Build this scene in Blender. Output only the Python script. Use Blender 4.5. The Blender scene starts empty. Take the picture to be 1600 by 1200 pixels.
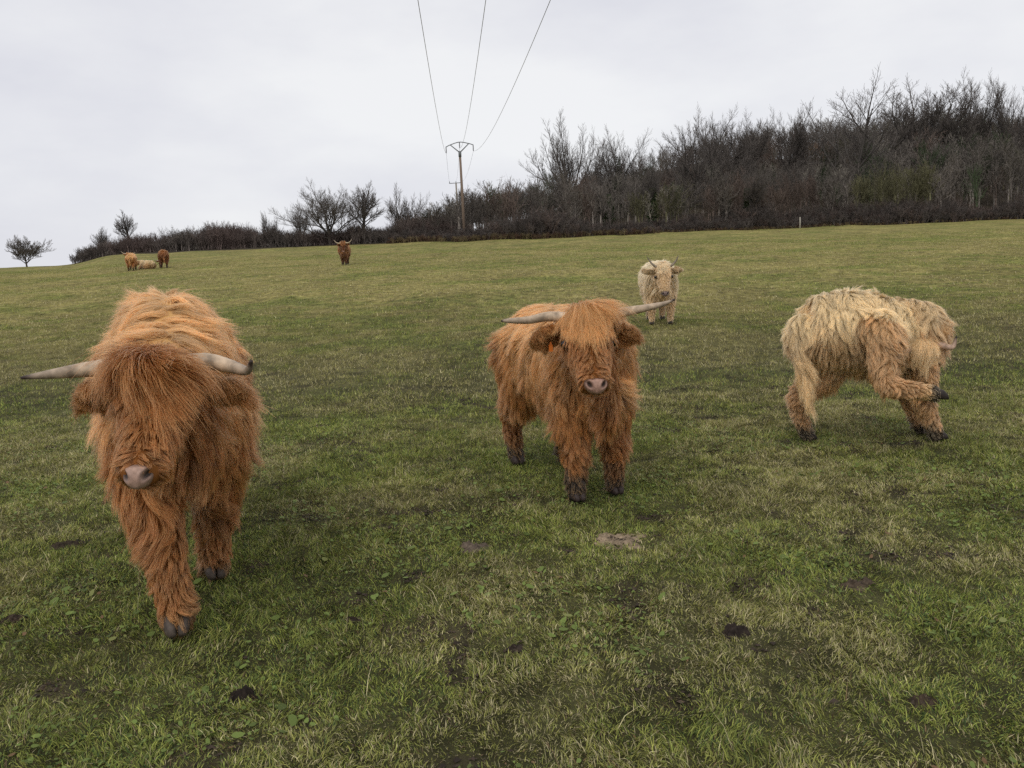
import bpy, math, random
import numpy as np
from mathutils import Vector, Matrix, Euler, Quaternion
from mathutils.bvhtree import BVHTree
from mathutils.kdtree import KDTree

SC = bpy.context.scene
COL = SC.collection
rad = math.radians
ONLY = set()
def want(k): return not ONLY or k in ONLY

# ------------------------------------------------------------------ camera
CAM_H, PITCH, ROLL, FPX = 1.5, 7.3, 2.2, 1330.0
cam_d = bpy.data.cameras.new('camera'); cam = bpy.data.objects.new('camera', cam_d); COL.objects.link(cam)
cam_d.sensor_width = 36.0; cam_d.lens = FPX / 1600 * 36.0
cam_d.clip_start = 0.05; cam_d.clip_end = 6000
cam.matrix_world = (Matrix.Translation((0, 0, CAM_H)) @ Matrix.Rotation(rad(90 - PITCH), 4, 'X') @ Matrix.Rotation(rad(ROLL), 4, 'Z').inverted())
SC.camera = cam
SC.render.resolution_x, SC.render.resolution_y = 1024, 768
CM = cam.matrix_world.copy(); CMI = CM.inverted()

# ------------------------------------------------------------------ world, sun, exposure
SUN_EL, SUN_AZ = 48.0, 200.0
w = bpy.data.worlds.new('World'); SC.world = w; w.use_nodes = True
nt = w.node_tree; nt.nodes.clear()
def N(t, typ, **kw):
    n = t.nodes.new(typ)
    for k, v in kw.items(): setattr(n, k, v)
    return n
out = N(nt, 'ShaderNodeOutputWorld'); bg = N(nt, 'ShaderNodeBackground'); bg2 = N(nt, 'ShaderNodeBackground'); add = N(nt, 'ShaderNodeMixShader')
sky = N(nt, 'ShaderNodeTexSky'); sky.sky_type = 'NISHITA'; sky.sun_disc = False
sky.sun_elevation = rad(SUN_EL); sky.sun_rotation = rad(SUN_AZ)
bg.inputs['Strength'].default_value = 0.09
nt.links.new(sky.outputs[0], bg.inputs['Color'])
tc = N(nt, 'ShaderNodeTexCoord'); mp = N(nt, 'ShaderNodeMapping'); mp.inputs['Scale'].default_value = (1.0, 1.0, 2.6)
no = N(nt, 'ShaderNodeTexNoise'); no.inputs['Scale'].default_value = 1.5; no.inputs['Detail'].default_value = 7; no.inputs['Roughness'].default_value = 0.52
cr = N(nt, 'ShaderNodeValToRGB')
cr.color_ramp.elements[0].position = 0.33; cr.color_ramp.elements[0].color = (0.655, 0.66, 0.765, 1)
cr.color_ramp.elements[1].position = 0.66; cr.color_ramp.elements[1].color = (0.98, 0.985, 1.0, 1)
nt.links.new(tc.outputs['Generated'], mp.inputs[0]); nt.links.new(mp.outputs[0], no.inputs[0]); nt.links.new(no.outputs[0], cr.inputs[0])
nt.links.new(cr.outputs[0], bg2.inputs['Color']); bg2.inputs['Strength'].default_value = 0.93
add.inputs[0].default_value = 0.94
nt.links.new(bg.outputs[0], add.inputs[1]); nt.links.new(bg2.outputs[0], add.inputs[2]); nt.links.new(add.outputs[0], out.inputs[0])

sd = bpy.data.lights.new('sun', 'SUN'); so = bpy.data.objects.new('sun', sd); COL.objects.link(so)
sd.energy = 0.95; sd.angle = rad(25); sd.color = (1.0, 0.96, 0.90)
so.rotation_euler = (rad(90 - SUN_EL), 0, rad(180 - SUN_AZ)); so.location = (0, 0, 60)
SC.view_settings.view_transform = 'Standard'; SC.view_settings.look = 'None'
SC.view_settings.exposure = 0.0; SC.view_settings.gamma = 1.0
SC.render.engine = 'CYCLES'
cy = SC.cycles
cy.max_bounces = 9; cy.diffuse_bounces = 3; cy.glossy_bounces = 6; cy.transmission_bounces = 8; cy.transparent_max_bounces = 8
cy.caustics_reflective = False; cy.caustics_refractive = False
cy.use_denoising = False
try: SC.cycles_curves.shape = 'RIBBONS'; SC.cycles_curves.subdivisions = 2
except Exception: pass

# ------------------------------------------------------------------ helpers
def px_ray(px, py):
    d = Vector(((px - 800) / FPX, -(py - 600) / FPX, -1.0))
    return CM.translation.copy(), (CM.to_3x3() @ d).normalized()
def project(p):
    q = CMI @ Vector(p)
    return 800 + FPX * q.x / -q.z, 600 - FPX * q.y / -q.z

def tag(o, label=None, cat=None, group=None, kind=None):
    if label: o['label'] = label
    if cat: o['category'] = cat
    if group: o['group'] = group
    if kind: o['kind'] = kind
    return o
def link(name, data, mat=None, parent=None):
    o = bpy.data.objects.new(name, data); COL.objects.link(o)
    if mat is not None: data.materials.append(mat)
    if parent is not None: o.parent = parent
    return o
def empty(name, loc, rz=0, s=1):
    o = bpy.data.objects.new(name, None); COL.objects.link(o)
    o.location = loc; o.rotation_euler = (0, 0, rz); o.scale = (s, s, s); o.empty_display_size = 0.2
    return o

def mesh_from(name, V, faces_flat, loop_starts, smooth=True):
    me = bpy.data.meshes.new(name)
    V = np.asarray(V, np.float32); ff = np.asarray(faces_flat, np.int32).ravel(); ls = np.asarray(loop_starts, np.int32)
    me.vertices.add(len(V)); me.vertices.foreach_set('co', V.ravel())
    me.loops.add(len(ff)); me.loops.foreach_set('vertex_index', ff)
    me.polygons.add(len(ls)); me.polygons.foreach_set('loop_start', ls)
    me.update(calc_edges=True)
    me.polygons.foreach_set('use_smooth', np.full(len(ls), smooth, bool))
    return me
def mesh_quads(name, V, Q, smooth=True):
    Q = np.asarray(Q, np.int32).reshape(-1, 4)
    return mesh_from(name, V, Q, np.arange(len(Q)) * 4, smooth)
def mesh_tris(name, V, T, smooth=True):
    T = np.asarray(T, np.int32).reshape(-1, 3)
    return mesh_from(name, V, T, np.arange(len(T)) * 3, smooth)
def set_col(me, name, C):
    a = me.attributes.new(name, 'FLOAT_COLOR', 'POINT')
    C = np.asarray(C, np.float32)
    if C.shape[1] == 3: C = np.concatenate([C, np.ones((len(C), 1), np.float32)], 1)
    a.data.foreach_set('color', C.ravel())

def _hash(ix, iy, iz, seed):
    with np.errstate(over='ignore'):
        h = (ix.astype(np.uint32) * np.uint32(374761393) + iy.astype(np.uint32) * np.uint32(668265263)
             + iz.astype(np.uint32) * np.uint32(2246822519) + np.uint32(seed * 3266489917 & 0xffffffff))
        h = (h ^ (h >> np.uint32(13))) * np.uint32(1274126177)
        h ^= h >> np.uint32(16)
    return h.astype(np.float64) / 4294967295.0
def vnoise(x, y, z=None, seed=0):
    x = np.asarray(x, float); y = np.asarray(y, float)
    z = np.zeros_like(x) if z is None else np.asarray(z, float)
    xi, yi, zi = np.floor(x), np.floor(y), np.floor(z)
    fx, fy, fz = x - xi, y - yi, z - zi
    fx = fx * fx * (3 - 2 * fx); fy = fy * fy * (3 - 2 * fy); fz = fz * fz * (3 - 2 * fz)
    xi, yi, zi = xi.astype(np.int64), yi.astype(np.int64), zi.astype(np.int64)
    r = 0
    for dx in (0, 1):
        for dy in (0, 1):
            for dz in (0, 1):
                r = r + _hash(xi + dx, yi + dy, zi + dz, seed) * (fx if dx else 1 - fx) * (fy if dy else 1 - fy) * (fz if dz else 1 - fz)
    return r
def fbm(x, y, z=None, seed=0, oct=3):
    s = 0; a = 1; t = 0
    z = np.zeros_like(np.asarray(x, float)) if z is None else z
    for k in range(oct):
        s = s + a * vnoise(x * 2 ** k, y * 2 ** k, z * 2 ** k, seed + k * 17); t += a; a *= 0.5
    return s / t
def sstep(a, b, x):
    t = np.clip((x - a) / (b - a), 0, 1); return t * t * (3 - 2 * t)

# ------------------------------------------------------------------ terrain height
def zbase(X, Y):
    X = np.asarray(X, float); Y = np.asarray(Y, float)
    k = 3.0; t = (Y - 15.0) / k
    ramp = k * np.logaddexp(0, t)                      # soft max(0, Y-15)
    z = 0.033 * Y + 0.029 * ramp
    over = np.maximum(0, Y - 170)
    z = z - 0.062 * over
    q = X / np.maximum(Y, 1.0); cap = 1.5 + np.minimum(Y, 170) * (0.0318 + 0.05 * sstep(-0.52, -0.36, q)) - 0.25
    z = np.where(Y > 15, z - 0.35 * np.logaddexp(0, (z - cap) / 0.35), z)
    z = z + sstep(-12, 45, X) * 0.15 * np.clip(Y - 94, 0, 90)
    z = np.where(Y > 0, z, 0.033 * Y)
    return np.maximum(z, -60)
def zground(X, Y):
    X = np.asarray(X, float); Y = np.asarray(Y, float)
    z = zbase(X, Y)
    near = np.exp(-np.maximum(0, Y) / 40)
    z = z + (fbm(X * 0.22, Y * 0.22, seed=3) - 0.5) * 0.10 * np.clip(Y / 6, 0.3, 3)
    z = z + (fbm(X * 1.6, Y * 1.6, seed=9, oct=2) - 0.5) * 0.05 * near
    z = z + (fbm(X * 7, Y * 7, seed=5, oct=3) - 0.5) * 0.030 * near
    return z
def gz(x, y): return float(zground(np.array([x]), np.array([y]))[0])
def on_ground(px, py):
    o, d = px_ray(px, py); t = 0.5
    while t < 400:
        p = o + d * t
        if p.z < float(zbase(np.array([p.x]), np.array([p.y]))[0]): break
        t *= 1.004
    return p.x, p.y

# ------------------------------------------------------------------ materials
def principled(name, base=(0.5, 0.5, 0.5), rough=0.7, spec=0.3):
    m = bpy.data.materials.new(name); m.use_nodes = True; t = m.node_tree
    b = t.nodes['Principled BSDF']; b.inputs['Base Color'].default_value = (*base, 1)
    b.inputs['Roughness'].default_value = rough; b.inputs['Specular IOR Level'].default_value = spec
    return m, t, b
def attr_mat(name, attr, rough=0.7, spec=0.2, noise=None, trans=0.0, bump=None):
    m, t, b = principled(name, rough=rough, spec=spec)
    a = N(t, 'ShaderNodeAttribute', attribute_name=attr); src = a.outputs['Color']
    if noise:
        n = N(t, 'ShaderNodeTexNoise'); n.inputs['Scale'].default_value = noise[0]; n.inputs['Detail'].default_value = 6
        tc = N(t, 'ShaderNodeTexCoord'); t.links.new(tc.outputs['Object'], n.inputs[0])
        mr = N(t, 'ShaderNodeMapRange'); mr.inputs[1].default_value = 0.3; mr.inputs[2].default_value = 0.7
        mr.inputs[3].default_value = 1 - noise[1]; mr.inputs[4].default_value = 1 + noise[1]
        t.links.new(n.outputs[0], mr.inputs[0])
        mx = N(t, 'ShaderNodeVectorMath', operation='SCALE'); t.links.new(src, mx.inputs[0]); t.links.new(mr.outputs[0], mx.inputs['Scale']); src = mx.outputs[0]
        if bump:
            bp = N(t, 'ShaderNodeBump'); bp.inputs['Strength'].default_value = bump[0]; bp.inputs['Distance'].default_value = bump[1]
            t.links.new(n.outputs[0], bp.inputs['Height']); t.links.new(bp.outputs[0], b.inputs['Normal'])
    t.links.new(src, b.inputs['Base Color'])
    if trans:
        o = t.nodes['Material Output']; tr = N(t, 'ShaderNodeBsdfTranslucent'); mi = N(t, 'ShaderNodeMixShader'); mi.inputs[0].default_value = trans
        t.links.new(src, tr.inputs[0]); t.links.new(b.outputs[0], mi.inputs[1]); t.links.new(tr.outputs[0], mi.inputs[2]); t.links.new(mi.outputs[0], o.inputs[0])
    return m

# ------------------------------------------------------------------ ground sheet
DIRT = []   # (x, y, rx, ry, angle) spots kept free of grass
def dirt_mask(X, Y):
    m = np.zeros_like(X)
    for (x, y, rx, ry, a) in DIRT:
        dx, dy = X - x, Y - y
        u = (dx * math.cos(a) + dy * math.sin(a)) / rx; v = (-dx * math.sin(a) + dy * math.cos(a)) / ry
        r = np.sqrt(u * u + v * v) + (fbm(X * 14, Y * 14, seed=41) - 0.5) * 0.9
        m = np.maximum(m, 1 - sstep(0.6, 1.3, r))
    return m
def bare_mask(X, Y):
    """poached, muddy spots in the turf: 0 grass .. 1 bare"""
    n = fbm(X * 4.2 + 7, Y * 4.2, seed=21, oct=3)
    return sstep(0.67, 0.84, n) * 0.48
def lush(X, Y):
    return 0.45 * fbm(X * 0.35, Y * 0.35, seed=31, oct=3) + 0.55 * fbm(X * 1.6, Y * 1.6, seed=35, oct=3) - 0.035 * (1 - sstep(2.0, 9, Y))

def edge_y(X):
    return 92 + 5 * (vnoise(X * 0.06, X * 0, seed=77) - 0.5) + 1.6 * (vnoise(X * 0.4, X * 0, seed=78) - 0.5) + 0.9 * (vnoise(X * 1.3, X * 0, seed=79) - 0.5) + np.where(X < -30, (-X - 30) * 0.1, 0)

def build_ground():
    n = 620
    u = np.linspace(-1, 1, n)
    xs = np.sinh(u * 7.3) / np.sinh(7.3) * 1500
    v = np.linspace(0, 1, n + 260)
    yy = np.sinh(v * 7.0) / np.sinh(7.0) * 2200 + 1.2
    ys = np.concatenate([np.array([-300, -150, -80, -40, -20, -10, -5, -2, -1, 0]), yy])
    X, Y = np.meshgrid(xs, ys); Z = zground(X, Y)
    dm = dirt_mask(X, Y)
    Z = Z + dm * (fbm(X * 22, Y * 22, seed=50) - 0.35) * 0.02
    V = np.stack([X, Y, Z], -1).reshape(-1, 3)
    r, c = X.shape
    i = np.arange(r * c).reshape(r, c)
    Q = np.stack([i[:-1, :-1], i[:-1, 1:], i[1:, 1:], i[1:, :-1]], -1).reshape(-1, 4)
    me = mesh_quads('field', V, Q)
    xf, yf = X.ravel(), Y.ravel()
    bm = np.maximum(bare_mask(xf, yf), dm.ravel()); lu = lush(xf, yf)
    wood = sstep(-0.4, 1.0, yf - edge_y(xf)) * (yf < 900) * (xf > -58)
    far = sstep(6, 26, yf)[:, None]
    thatch = np.array([0.062, 0.060, 0.025]); soil = np.array([0.055, 0.042, 0.028])
    green = np.array([0.165, 0.170, 0.045]); olive = np.array([0.245, 0.210, 0.072])
    turf = green + (olive - green) * sstep(0.32, 0.60, lu)[:, None]
    C = thatch * (1 - far) + turf * far
    C = C * (1 - bm[:, None] * (1 - 0.6 * far)) + soil * bm[:, None] * (1 - 0.6 * far)
    litter = np.array([0.050, 0.040, 0.026])
    C = C * (1 - wood[:, None]) + litter * wood[:, None]
    set_col(me, 'tint', C)
    m = attr_mat('turf', 'tint', rough=0.95, spec=0.1, noise=(3.0, 0.30))
    t = m.node_tree; b = t.nodes['Principled BSDF']
    tc = N(t, 'ShaderNodeTexCoord')
    # grass-scale grain
    mpn = N(t, 'ShaderNodeMapping'); mpn.inputs['Scale'].default_value = (1, 0.45, 1)
    n1 = N(t, 'ShaderNodeTexNoise'); n1.inputs['Scale'].default_value = 7; n1.inputs['Detail'].default_value = 9; n1.inputs['Roughness'].default_value = 0.72
    n2 = N(t, 'ShaderNodeTexNoise'); n2.inputs['Scale'].default_value = 0.55; n2.inputs['Detail'].default_value = 5
    t.links.new(tc.outputs['Object'], mpn.inputs[0]); t.links.new(mpn.outputs[0], n1.inputs[0]); t.links.new(mpn.outputs[0], n2.inputs[0])
    mr = N(t, 'ShaderNodeMapRange'); mr.inputs[1].default_value = 0.32; mr.inputs[2].default_value = 0.68; mr.inputs[3].default_value = 0.40; mr.inputs[4].default_value = 1.65
    mr2 = N(t, 'ShaderNodeMapRange'); mr2.inputs[1].default_value = 0.3; mr2.inputs[2].default_value = 0.7; mr2.inputs[3].default_value = 0.80; mr2.inputs[4].default_value = 1.2
    t.links.new(n1.outputs[0], mr.inputs[0]); t.links.new(n2.outputs[0], mr2.inputs[0])
    mu = N(t, 'ShaderNodeMath', operation='MULTIPLY'); t.links.new(mr.outputs[0], mu.inputs[0]); t.links.new(mr2.outputs[0], mu.inputs[1])
    old = b.inputs['Base Color'].links[0].from_socket
    sc_ = N(t, 'ShaderNodeVectorMath', operation='SCALE'); t.links.new(old, sc_.inputs[0]); t.links.new(mu.outputs[0], sc_.inputs['Scale'])
    t.links.new(sc_.outputs[0], b.inputs['Base Color'])
    bp = N(t, 'ShaderNodeBump'); bp.inputs['Strength'].default_value = 0.9; bp.inputs['Distance'].default_value = 0.05
    t.links.new(n1.outputs[0], bp.inputs['Height']); t.links.new(bp.outputs[0], b.inputs['Normal'])
    o = link('field', me, m); tag(o, 'sloping pasture of short green and olive grass', 'field', kind='structure')
    return o

def blades(name, n, y0, y1, hmin, hmax, wmin, wmax, seg, seed, lean=0.9, straw=0.12, mar=1.2, fin=None, fout=None):
    rg = np.random.default_rng(seed)
    # density uniform in ground area: sample Y with pdf ~ width(Y)
    ys = np.linspace(y0, y1, 400); wd = 0.66 * ys + mar; cdf = np.cumsum(wd); cdf /= cdf[-1]
    Y = np.interp(rg.random(n), cdf, ys); X = (rg.random(n) * 2 - 1) * (0.66 * Y + mar)
    bm = np.maximum(bare_mask(X, Y), dirt_mask(X, Y)); lu = lush(X, Y)
    tuft = fbm(X * 5.5, Y * 5.5, seed=61, oct=2)
    keep = rg.random(n) > np.clip(bm * 1.15, 0, 0.985)
    keep &= rg.random(n) < 0.35 + 1.3 * tuft
    if fin: keep &= rg.random(n) < sstep(fin[0], fin[1], Y)
    if fout: keep &= rg.random(n) < 1 - sstep(fout[0], fout[1], Y)
    X, Y, bm, lu, tuft = X[keep], Y[keep], bm[keep], lu[keep], tuft[keep]; n = len(X)
    Z = zground(X, Y) - 0.004
    h = (hmin + (hmax - hmin) * rg.random(n) ** 1.6) * (0.55 + 0.9 * tuft) * (1 - 0.55 * bm)
    wdt = wmin + (wmax - wmin) * rg.random(n)
    clump = vnoise(X * 9, Y * 9, seed=63) * 6.28 * 2
    az = clump + rg.normal(0, 0.9, n); ln = np.clip(rg.normal(lean, 0.35, n), 0.15, 1.5)
    face = rg.random(n) * 6.28
    dx, dy = np.cos(az), np.sin(az)
    sx, sy = np.cos(face), np.sin(face)
    P0 = np.stack([X, Y, Z], 1)
    D = np.stack([dx * np.sin(ln), dy * np.sin(ln), np.cos(ln)], 1)
    D1 = np.stack([dx * np.sin(ln * 0.5), dy * np.sin(ln * 0.5), np.cos(ln * 0.5)], 1)
    S = np.stack([sx, sy, np.zeros(n)], 1) * (wdt / 2)[:, None]
    if seg == 2:
        M = P0 + D1 * (h * 0.5)[:, None]; T = M + D * (h * 0.55)[:, None]; T[:, 2] = np.maximum(T[:, 2], Z + 0.006)
        V = np.stack([P0 - S, P0 + S, M + S * 0.85, M - S * 0.85, T], 1).reshape(-1, 3)
        b = (np.arange(n) * 5)[:, None]
        fl = np.concatenate([b + 0, b + 1, b + 2, b + 3, b + 3, b + 2, b + 4], 1).ravel()
        ls = np.stack([np.arange(n) * 7, np.arange(n) * 7 + 4], 1).ravel(); nv = 5
    else:
        T = P0 + D * h[:, None]
        V = np.stack([P0 - S, P0 + S, T], 1).reshape(-1, 3)
        fl = np.arange(n * 3); ls = np.arange(n) * 3; nv = 3
    me = mesh_from(name, V, fl, ls, smooth=False)
    g1 = np.array([0.138, 0.190, 0.036]); g2 = np.array([0.350, 0.365, 0.085]); g3 = np.array([0.055, 0.095, 0.030]); st = np.array([0.50, 0.44, 0.24]); br = np.array([0.18, 0.12, 0.065])
    oli = np.array([0.300, 0.255, 0.092])
    a = rg.random(n)[:, None]; C = g1 * (1 - a) + g2 * a
    k = rg.random(n) < 0.22; C[k] = g3
    o = sstep(0.38, 0.60, lu + rg.normal(0, 0.06, n) + 0.05 * sstep(4, 14, Y))[:, None] * (0.48 + 0.27 * sstep(4, 12, Y))[:, None]; C = C * (1 - o) + oli * o
    k = rg.random(n) < straw * (0.4 + 1.8 * sstep(0.4, 0.62, lu)); C[k] = st * (0.6 + 0.5 * rg.random((k.sum(), 1)))
    k = rg.random(n) < 0.05 + 0.3 * bm; C[k] = br * (0.6 + 0.6 * rg.random((k.sum(), 1)))
    C = C * (0.55 + 0.8 * rg.random((n, 1))) * (1.32 * (0.72 + 0.56 * fbm(X * 3.1, Y * 3.1, seed=66)))[:, None]
    set_col(me, 'tint', np.repeat(C, nv, 0))
    o = link(name, me, MAT_BLADE); tag(o, kind='stuff'); return o

def leaves(name, n, y0, y1, seed, k_=1.0):
    rg = np.random.default_rng(seed)
    Y = np.sqrt(rg.random(n) * (y1 ** 2 - y0 ** 2) + y0 ** 2); X = (rg.random(n) * 2 - 1) * (0.66 * Y + 0.8)
    pn = vnoise(X * 2.3, Y * 2.3, seed=71); k = (rg.random(n) < sstep(0.45, 0.75, pn)) & (dirt_mask(X, Y) < 0.2)
    X, Y = X[k], Y[k]; n = len(X)
    Z = zground(X, Y) + 0.006 + 0.018 * rg.random(n)
    r = (0.004 + 0.007 * rg.random(n) ** 2) * k_; ang = rg.random(n) * 6.28
    tx, ty = rg.normal(0, 0.35, n), rg.normal(0, 0.35, n)
    A = np.linspace(0, 2 * np.pi, 8)[:-1]
    rr = np.array([1.25, 1, 1, 0.85, 0.85, 1, 1])
    cx = np.cos(A)[None] * rr * 1.0; cy = np.sin(A)[None] * rr * 0.72
    lx = (cx * np.cos(ang)[:, None] - cy * np.sin(ang)[:, None]) * r[:, None]; ly = (cx * np.sin(ang)[:, None] + cy * np.cos(ang)[:, None]) * r[:, None]
    V = np.stack([X[:, None] + lx, Y[:, None] + ly, Z[:, None] + lx * tx[:, None] + ly * ty[:, None]], -1).reshape(-1, 3)
    me = mesh_from(name, V, np.arange(n * 7), np.arange(n) * 7, smooth=False)
    C = np.array([0.150, 0.200, 0.048]) * (0.6 + 0.9 * rg.random((n, 1))); kk = rg.random(n) < 0.04; C[kk] = np.array([0.26, 0.28, 0.09]); kk = rg.random(n) < 0.03; C[kk] = np.array([0.20, 0.12, 0.06])
    set_col(me, 'tint', np.repeat(C, 7, 0))
    o = link(name, me, MAT_BLADE); tag(o, kind='stuff'); return o

MAT_BLADE = attr_mat('grass_blade', 'tint', rough=0.65, spec=0.25, trans=0.18)
# bare earth spots seen in the photograph (pixel of centre -> ground point)
SPOTS = [  # px, py, rx, ry, label, tone, height
 (965, 842, 0.145, 0.105, 'bare patch of pale dry sandy soil in front of the ginger cow in the middle', (0.27, 0.205, 0.135), 0.006),
 (742, 862, 0.085, 0.045, 'low crumbled heap of grey brown earth left of the pale sandy patch', (0.13, 0.10, 0.075), 0.03),
 (380, 1088, 0.050, 0.036, 'dark wet clod of earth in the grass nearest the walking cow front hoof', (0.030, 0.022, 0.017), 0.03),
 (1150, 990, 0.045, 0.036, 'dark brown clod of earth beside broad green leaves on the right foreground grass', (0.034, 0.025, 0.020), 0.035),
 (806, 1015, 0.045, 0.026, 'small dark hoof-churned mud hole in the grass below the middle cow', (0.035, 0.025, 0.018), 0.015),
 (100, 852, 0.11, 0.045, 'dark churned mud patch in the grass left of the walking cow', (0.05, 0.037, 0.025), 0.02),
 (1338, 918, 0.085, 0.05, 'brown trampled earth patch in the grass below the scratching cow', (0.085, 0.062, 0.042), 0.015),
 (1445, 1105, 0.055, 0.035, 'small brown mud patch in the grass at the lower right', (0.06, 0.042, 0.028), 0.015),
 (20, 972, 0.07, 0.04, 'dark mud hole at the left edge of the grass', (0.05, 0.035, 0.025), 0.02),
 (553, 968, 0.04, 0.024, 'small dark mud hole between the walking cow and the standing ginger cow', (0.035, 0.025, 0.018), 0.015),
]
SPOT_XY = [on_ground(s[0], s[1]) for s in SPOTS]
for (x, y), s in zip(SPOT_XY, SPOTS): DIRT.append((x, y, s[2] * 0.66, s[3] * 0.75, 0.1))

def crumbs(name, n, seed):
    """crumbs of earth and dung lying in the thin spots of the turf"""
    rg = np.random.default_rng(seed); Y = np.sqrt(rg.random(n) * (9.0 ** 2 - 4) + 4); X = (rg.random(n) * 2 - 1) * (0.66 * Y + 0.8)
    for (x, y, rx, ry, a) in DIRT:
        m = 500; X = np.concatenate([X, x + rg.normal(0, rx * 0.8, m)]); Y = np.concatenate([Y, y + rg.normal(0, ry * 0.8, m)])
    k = rg.random(len(X)) < np.maximum(bare_mask(X, Y) * 1.5, np.maximum(dirt_mask(X, Y) * 0.5, 0.012)); X, Y = X[k], Y[k]; n = len(X)
    Z = zground(X, Y); r = (0.002 + 0.009 * rg.random(n) ** 3)[:, None, None]
    O = np.array([[1, 0, 0], [-1, 0, 0], [0, 1, 0], [0, -1, 0], [0, 0, 1], [0, 0, -1]], float); F = np.array([[0, 2, 4], [2, 1, 4], [1, 3, 4], [3, 0, 4], [2, 0, 5], [1, 2, 5], [3, 1, 5], [0, 3, 5]])
    V = O[None] * r * (0.6 + 0.8 * rg.random((n, 6, 1))) * np.array([1.3, 1.3, 0.8]) + rg.normal(0, 0.15, (n, 6, 3)) * r; V = V + np.stack([X, Y, Z + 0.004], 1)[:, None]
    T = (F[None] + (np.arange(n) * 6)[:, None, None]).reshape(-1, 3); me = mesh_tris(name, V.reshape(-1, 3), T, False)
    C = np.array([0.060, 0.043, 0.030]) * (0.5 + 1.2 * rg.random((n, 1))); set_col(me, 'tint', np.repeat(C, 6, 0))
    o = link(name, me, MAT_BLADE); tag(o, kind='stuff'); return o

def build_spots():
    for k, ((x, y), s) in enumerate(zip(SPOT_XY, SPOTS)):
        rg = np.random.default_rng(100 + k); rx, ry, tone, ht = s[2] * 1.15, s[3] * 1.5, s[5], s[6]
        nr, na = 22, 72
        R, A = np.meshgrid(np.linspace(0.02, 1, nr), np.linspace(0, 2 * np.pi, na, endpoint=False), indexing='ij')
        wob = 1 + 0.42 * (vnoise(np.cos(A) * 1.6 + k * 9, np.sin(A) * 1.6, seed=81) - 0.5) * 2 + 0.30 * (vnoise(np.cos(A) * 6 + k * 9, np.sin(A) * 6, seed=82) - 0.5)
        X = x + np.cos(A) * R * rx * wob; Y = y + np.sin(A) * R * ry * wob
        cl = fbm(X * 30, Y * 30, seed=83, oct=4); cr_ = fbm(X * 110, Y * 110, seed=84, oct=2)
        Z = zground(X, Y) + 0.002 + (ht * (1 - R ** 2) * (0.35 + 1.1 * cl) + 0.026 * (cl - 0.45) + 0.014 * (cr_ - 0.5)) * (1 - R ** 6) - 0.016 * R ** 4
        V = np.stack([X, Y, Z], -1).reshape(-1, 3)
        i = np.arange(nr * na).reshape(nr, na); j = np.roll(i, -1, 1)
        Q = np.stack([i[:-1], i[1:], j[1:], j[:-1]], -1).reshape(-1, 4)
        fl = np.concatenate([Q.ravel(), i[0]]); ls = np.concatenate([np.arange(len(Q)) * 4, [len(Q) * 4]])
        me = mesh_from('earth_patch', V, fl, ls)
        C = np.array(tone) * (0.30 + 1.35 * fbm(V[:, 0] * 38, V[:, 1] * 38, seed=85, oct=4)[:, None])
        set_col(me, 'tint', C)
        if k == 0: build_spots.m = attr_mat('bare_earth', 'tint', rough=0.95, spec=0.15, noise=(60, 0.35), bump=(0.8, 0.01))
        o = link('earth_patch', me, build_spots.m); tag(o, s[4], 'bare earth', 'bare earth patches in the pasture')

if want('ground'):
    build_ground(); build_spots()
if want('grass'):
    blades('short_grass', 2000000, 1.6, 9.5, 0.012, 0.042, 0.0018, 0.0042, 2, 1, lean=1.15, straw=0.17, fout=(5.5, 9.5))
    blades('meadow_grass', 620000, 5.0, 22, 0.022, 0.062, 0.004, 0.009, 1, 2, lean=0.75, straw=0.16, fin=(5, 9), fout=(14, 22))
    blades('distant_grass', 340000, 12, 62, 0.03, 0.075, 0.010, 0.024, 1, 3, lean=0.6, straw=0.17, fin=(12, 20))
    blades('long_stems', 2600, 1.6, 7.5, 0.07, 0.14, 0.0016, 0.003, 2, 4, lean=1.0, straw=0.8)
    crumbs('dirt_crumbs', 160000, 6)
    leaves('clover_leaves', 34000, 1.8, 7, 5)
    leaves('weed_leaves', 5000, 1.8, 6, 8, 2.0)
# ------------------------------------------------------------------ highland cattle
def fur_mat(name):
    """real hair scattering mixed with a soft diffuse base"""
    m, t, b = principled(name, rough=0.5, spec=0.3)
    a = N(t, 'ShaderNodeAttribute', attribute_name='tint'); o = t.nodes['Material Output']
    h = N(t, 'ShaderNodeBsdfHairPrincipled'); h.parametrization = 'COLOR'
    h.inputs['Roughness'].default_value = 0.42; h.inputs['Radial Roughness'].default_value = 0.55; h.inputs['Coat'].default_value = 0.0
    t.links.new(a.outputs['Color'], h.inputs['Color']); t.links.new(a.outputs['Color'], b.inputs['Base Color'])
    mi = N(t, 'ShaderNodeMixShader'); mi.inputs[0].default_value = 0.36
    t.links.new(b.outputs[0], mi.inputs[1]); t.links.new(h.outputs[0], mi.inputs[2]); t.links.new(mi.outputs[0], o.inputs[0])
    return m
MAT_FUR = fur_mat('cattle_hair')
MAT_SKIN = attr_mat('cattle_skin', 'tint', rough=0.9, spec=0.05)
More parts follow.
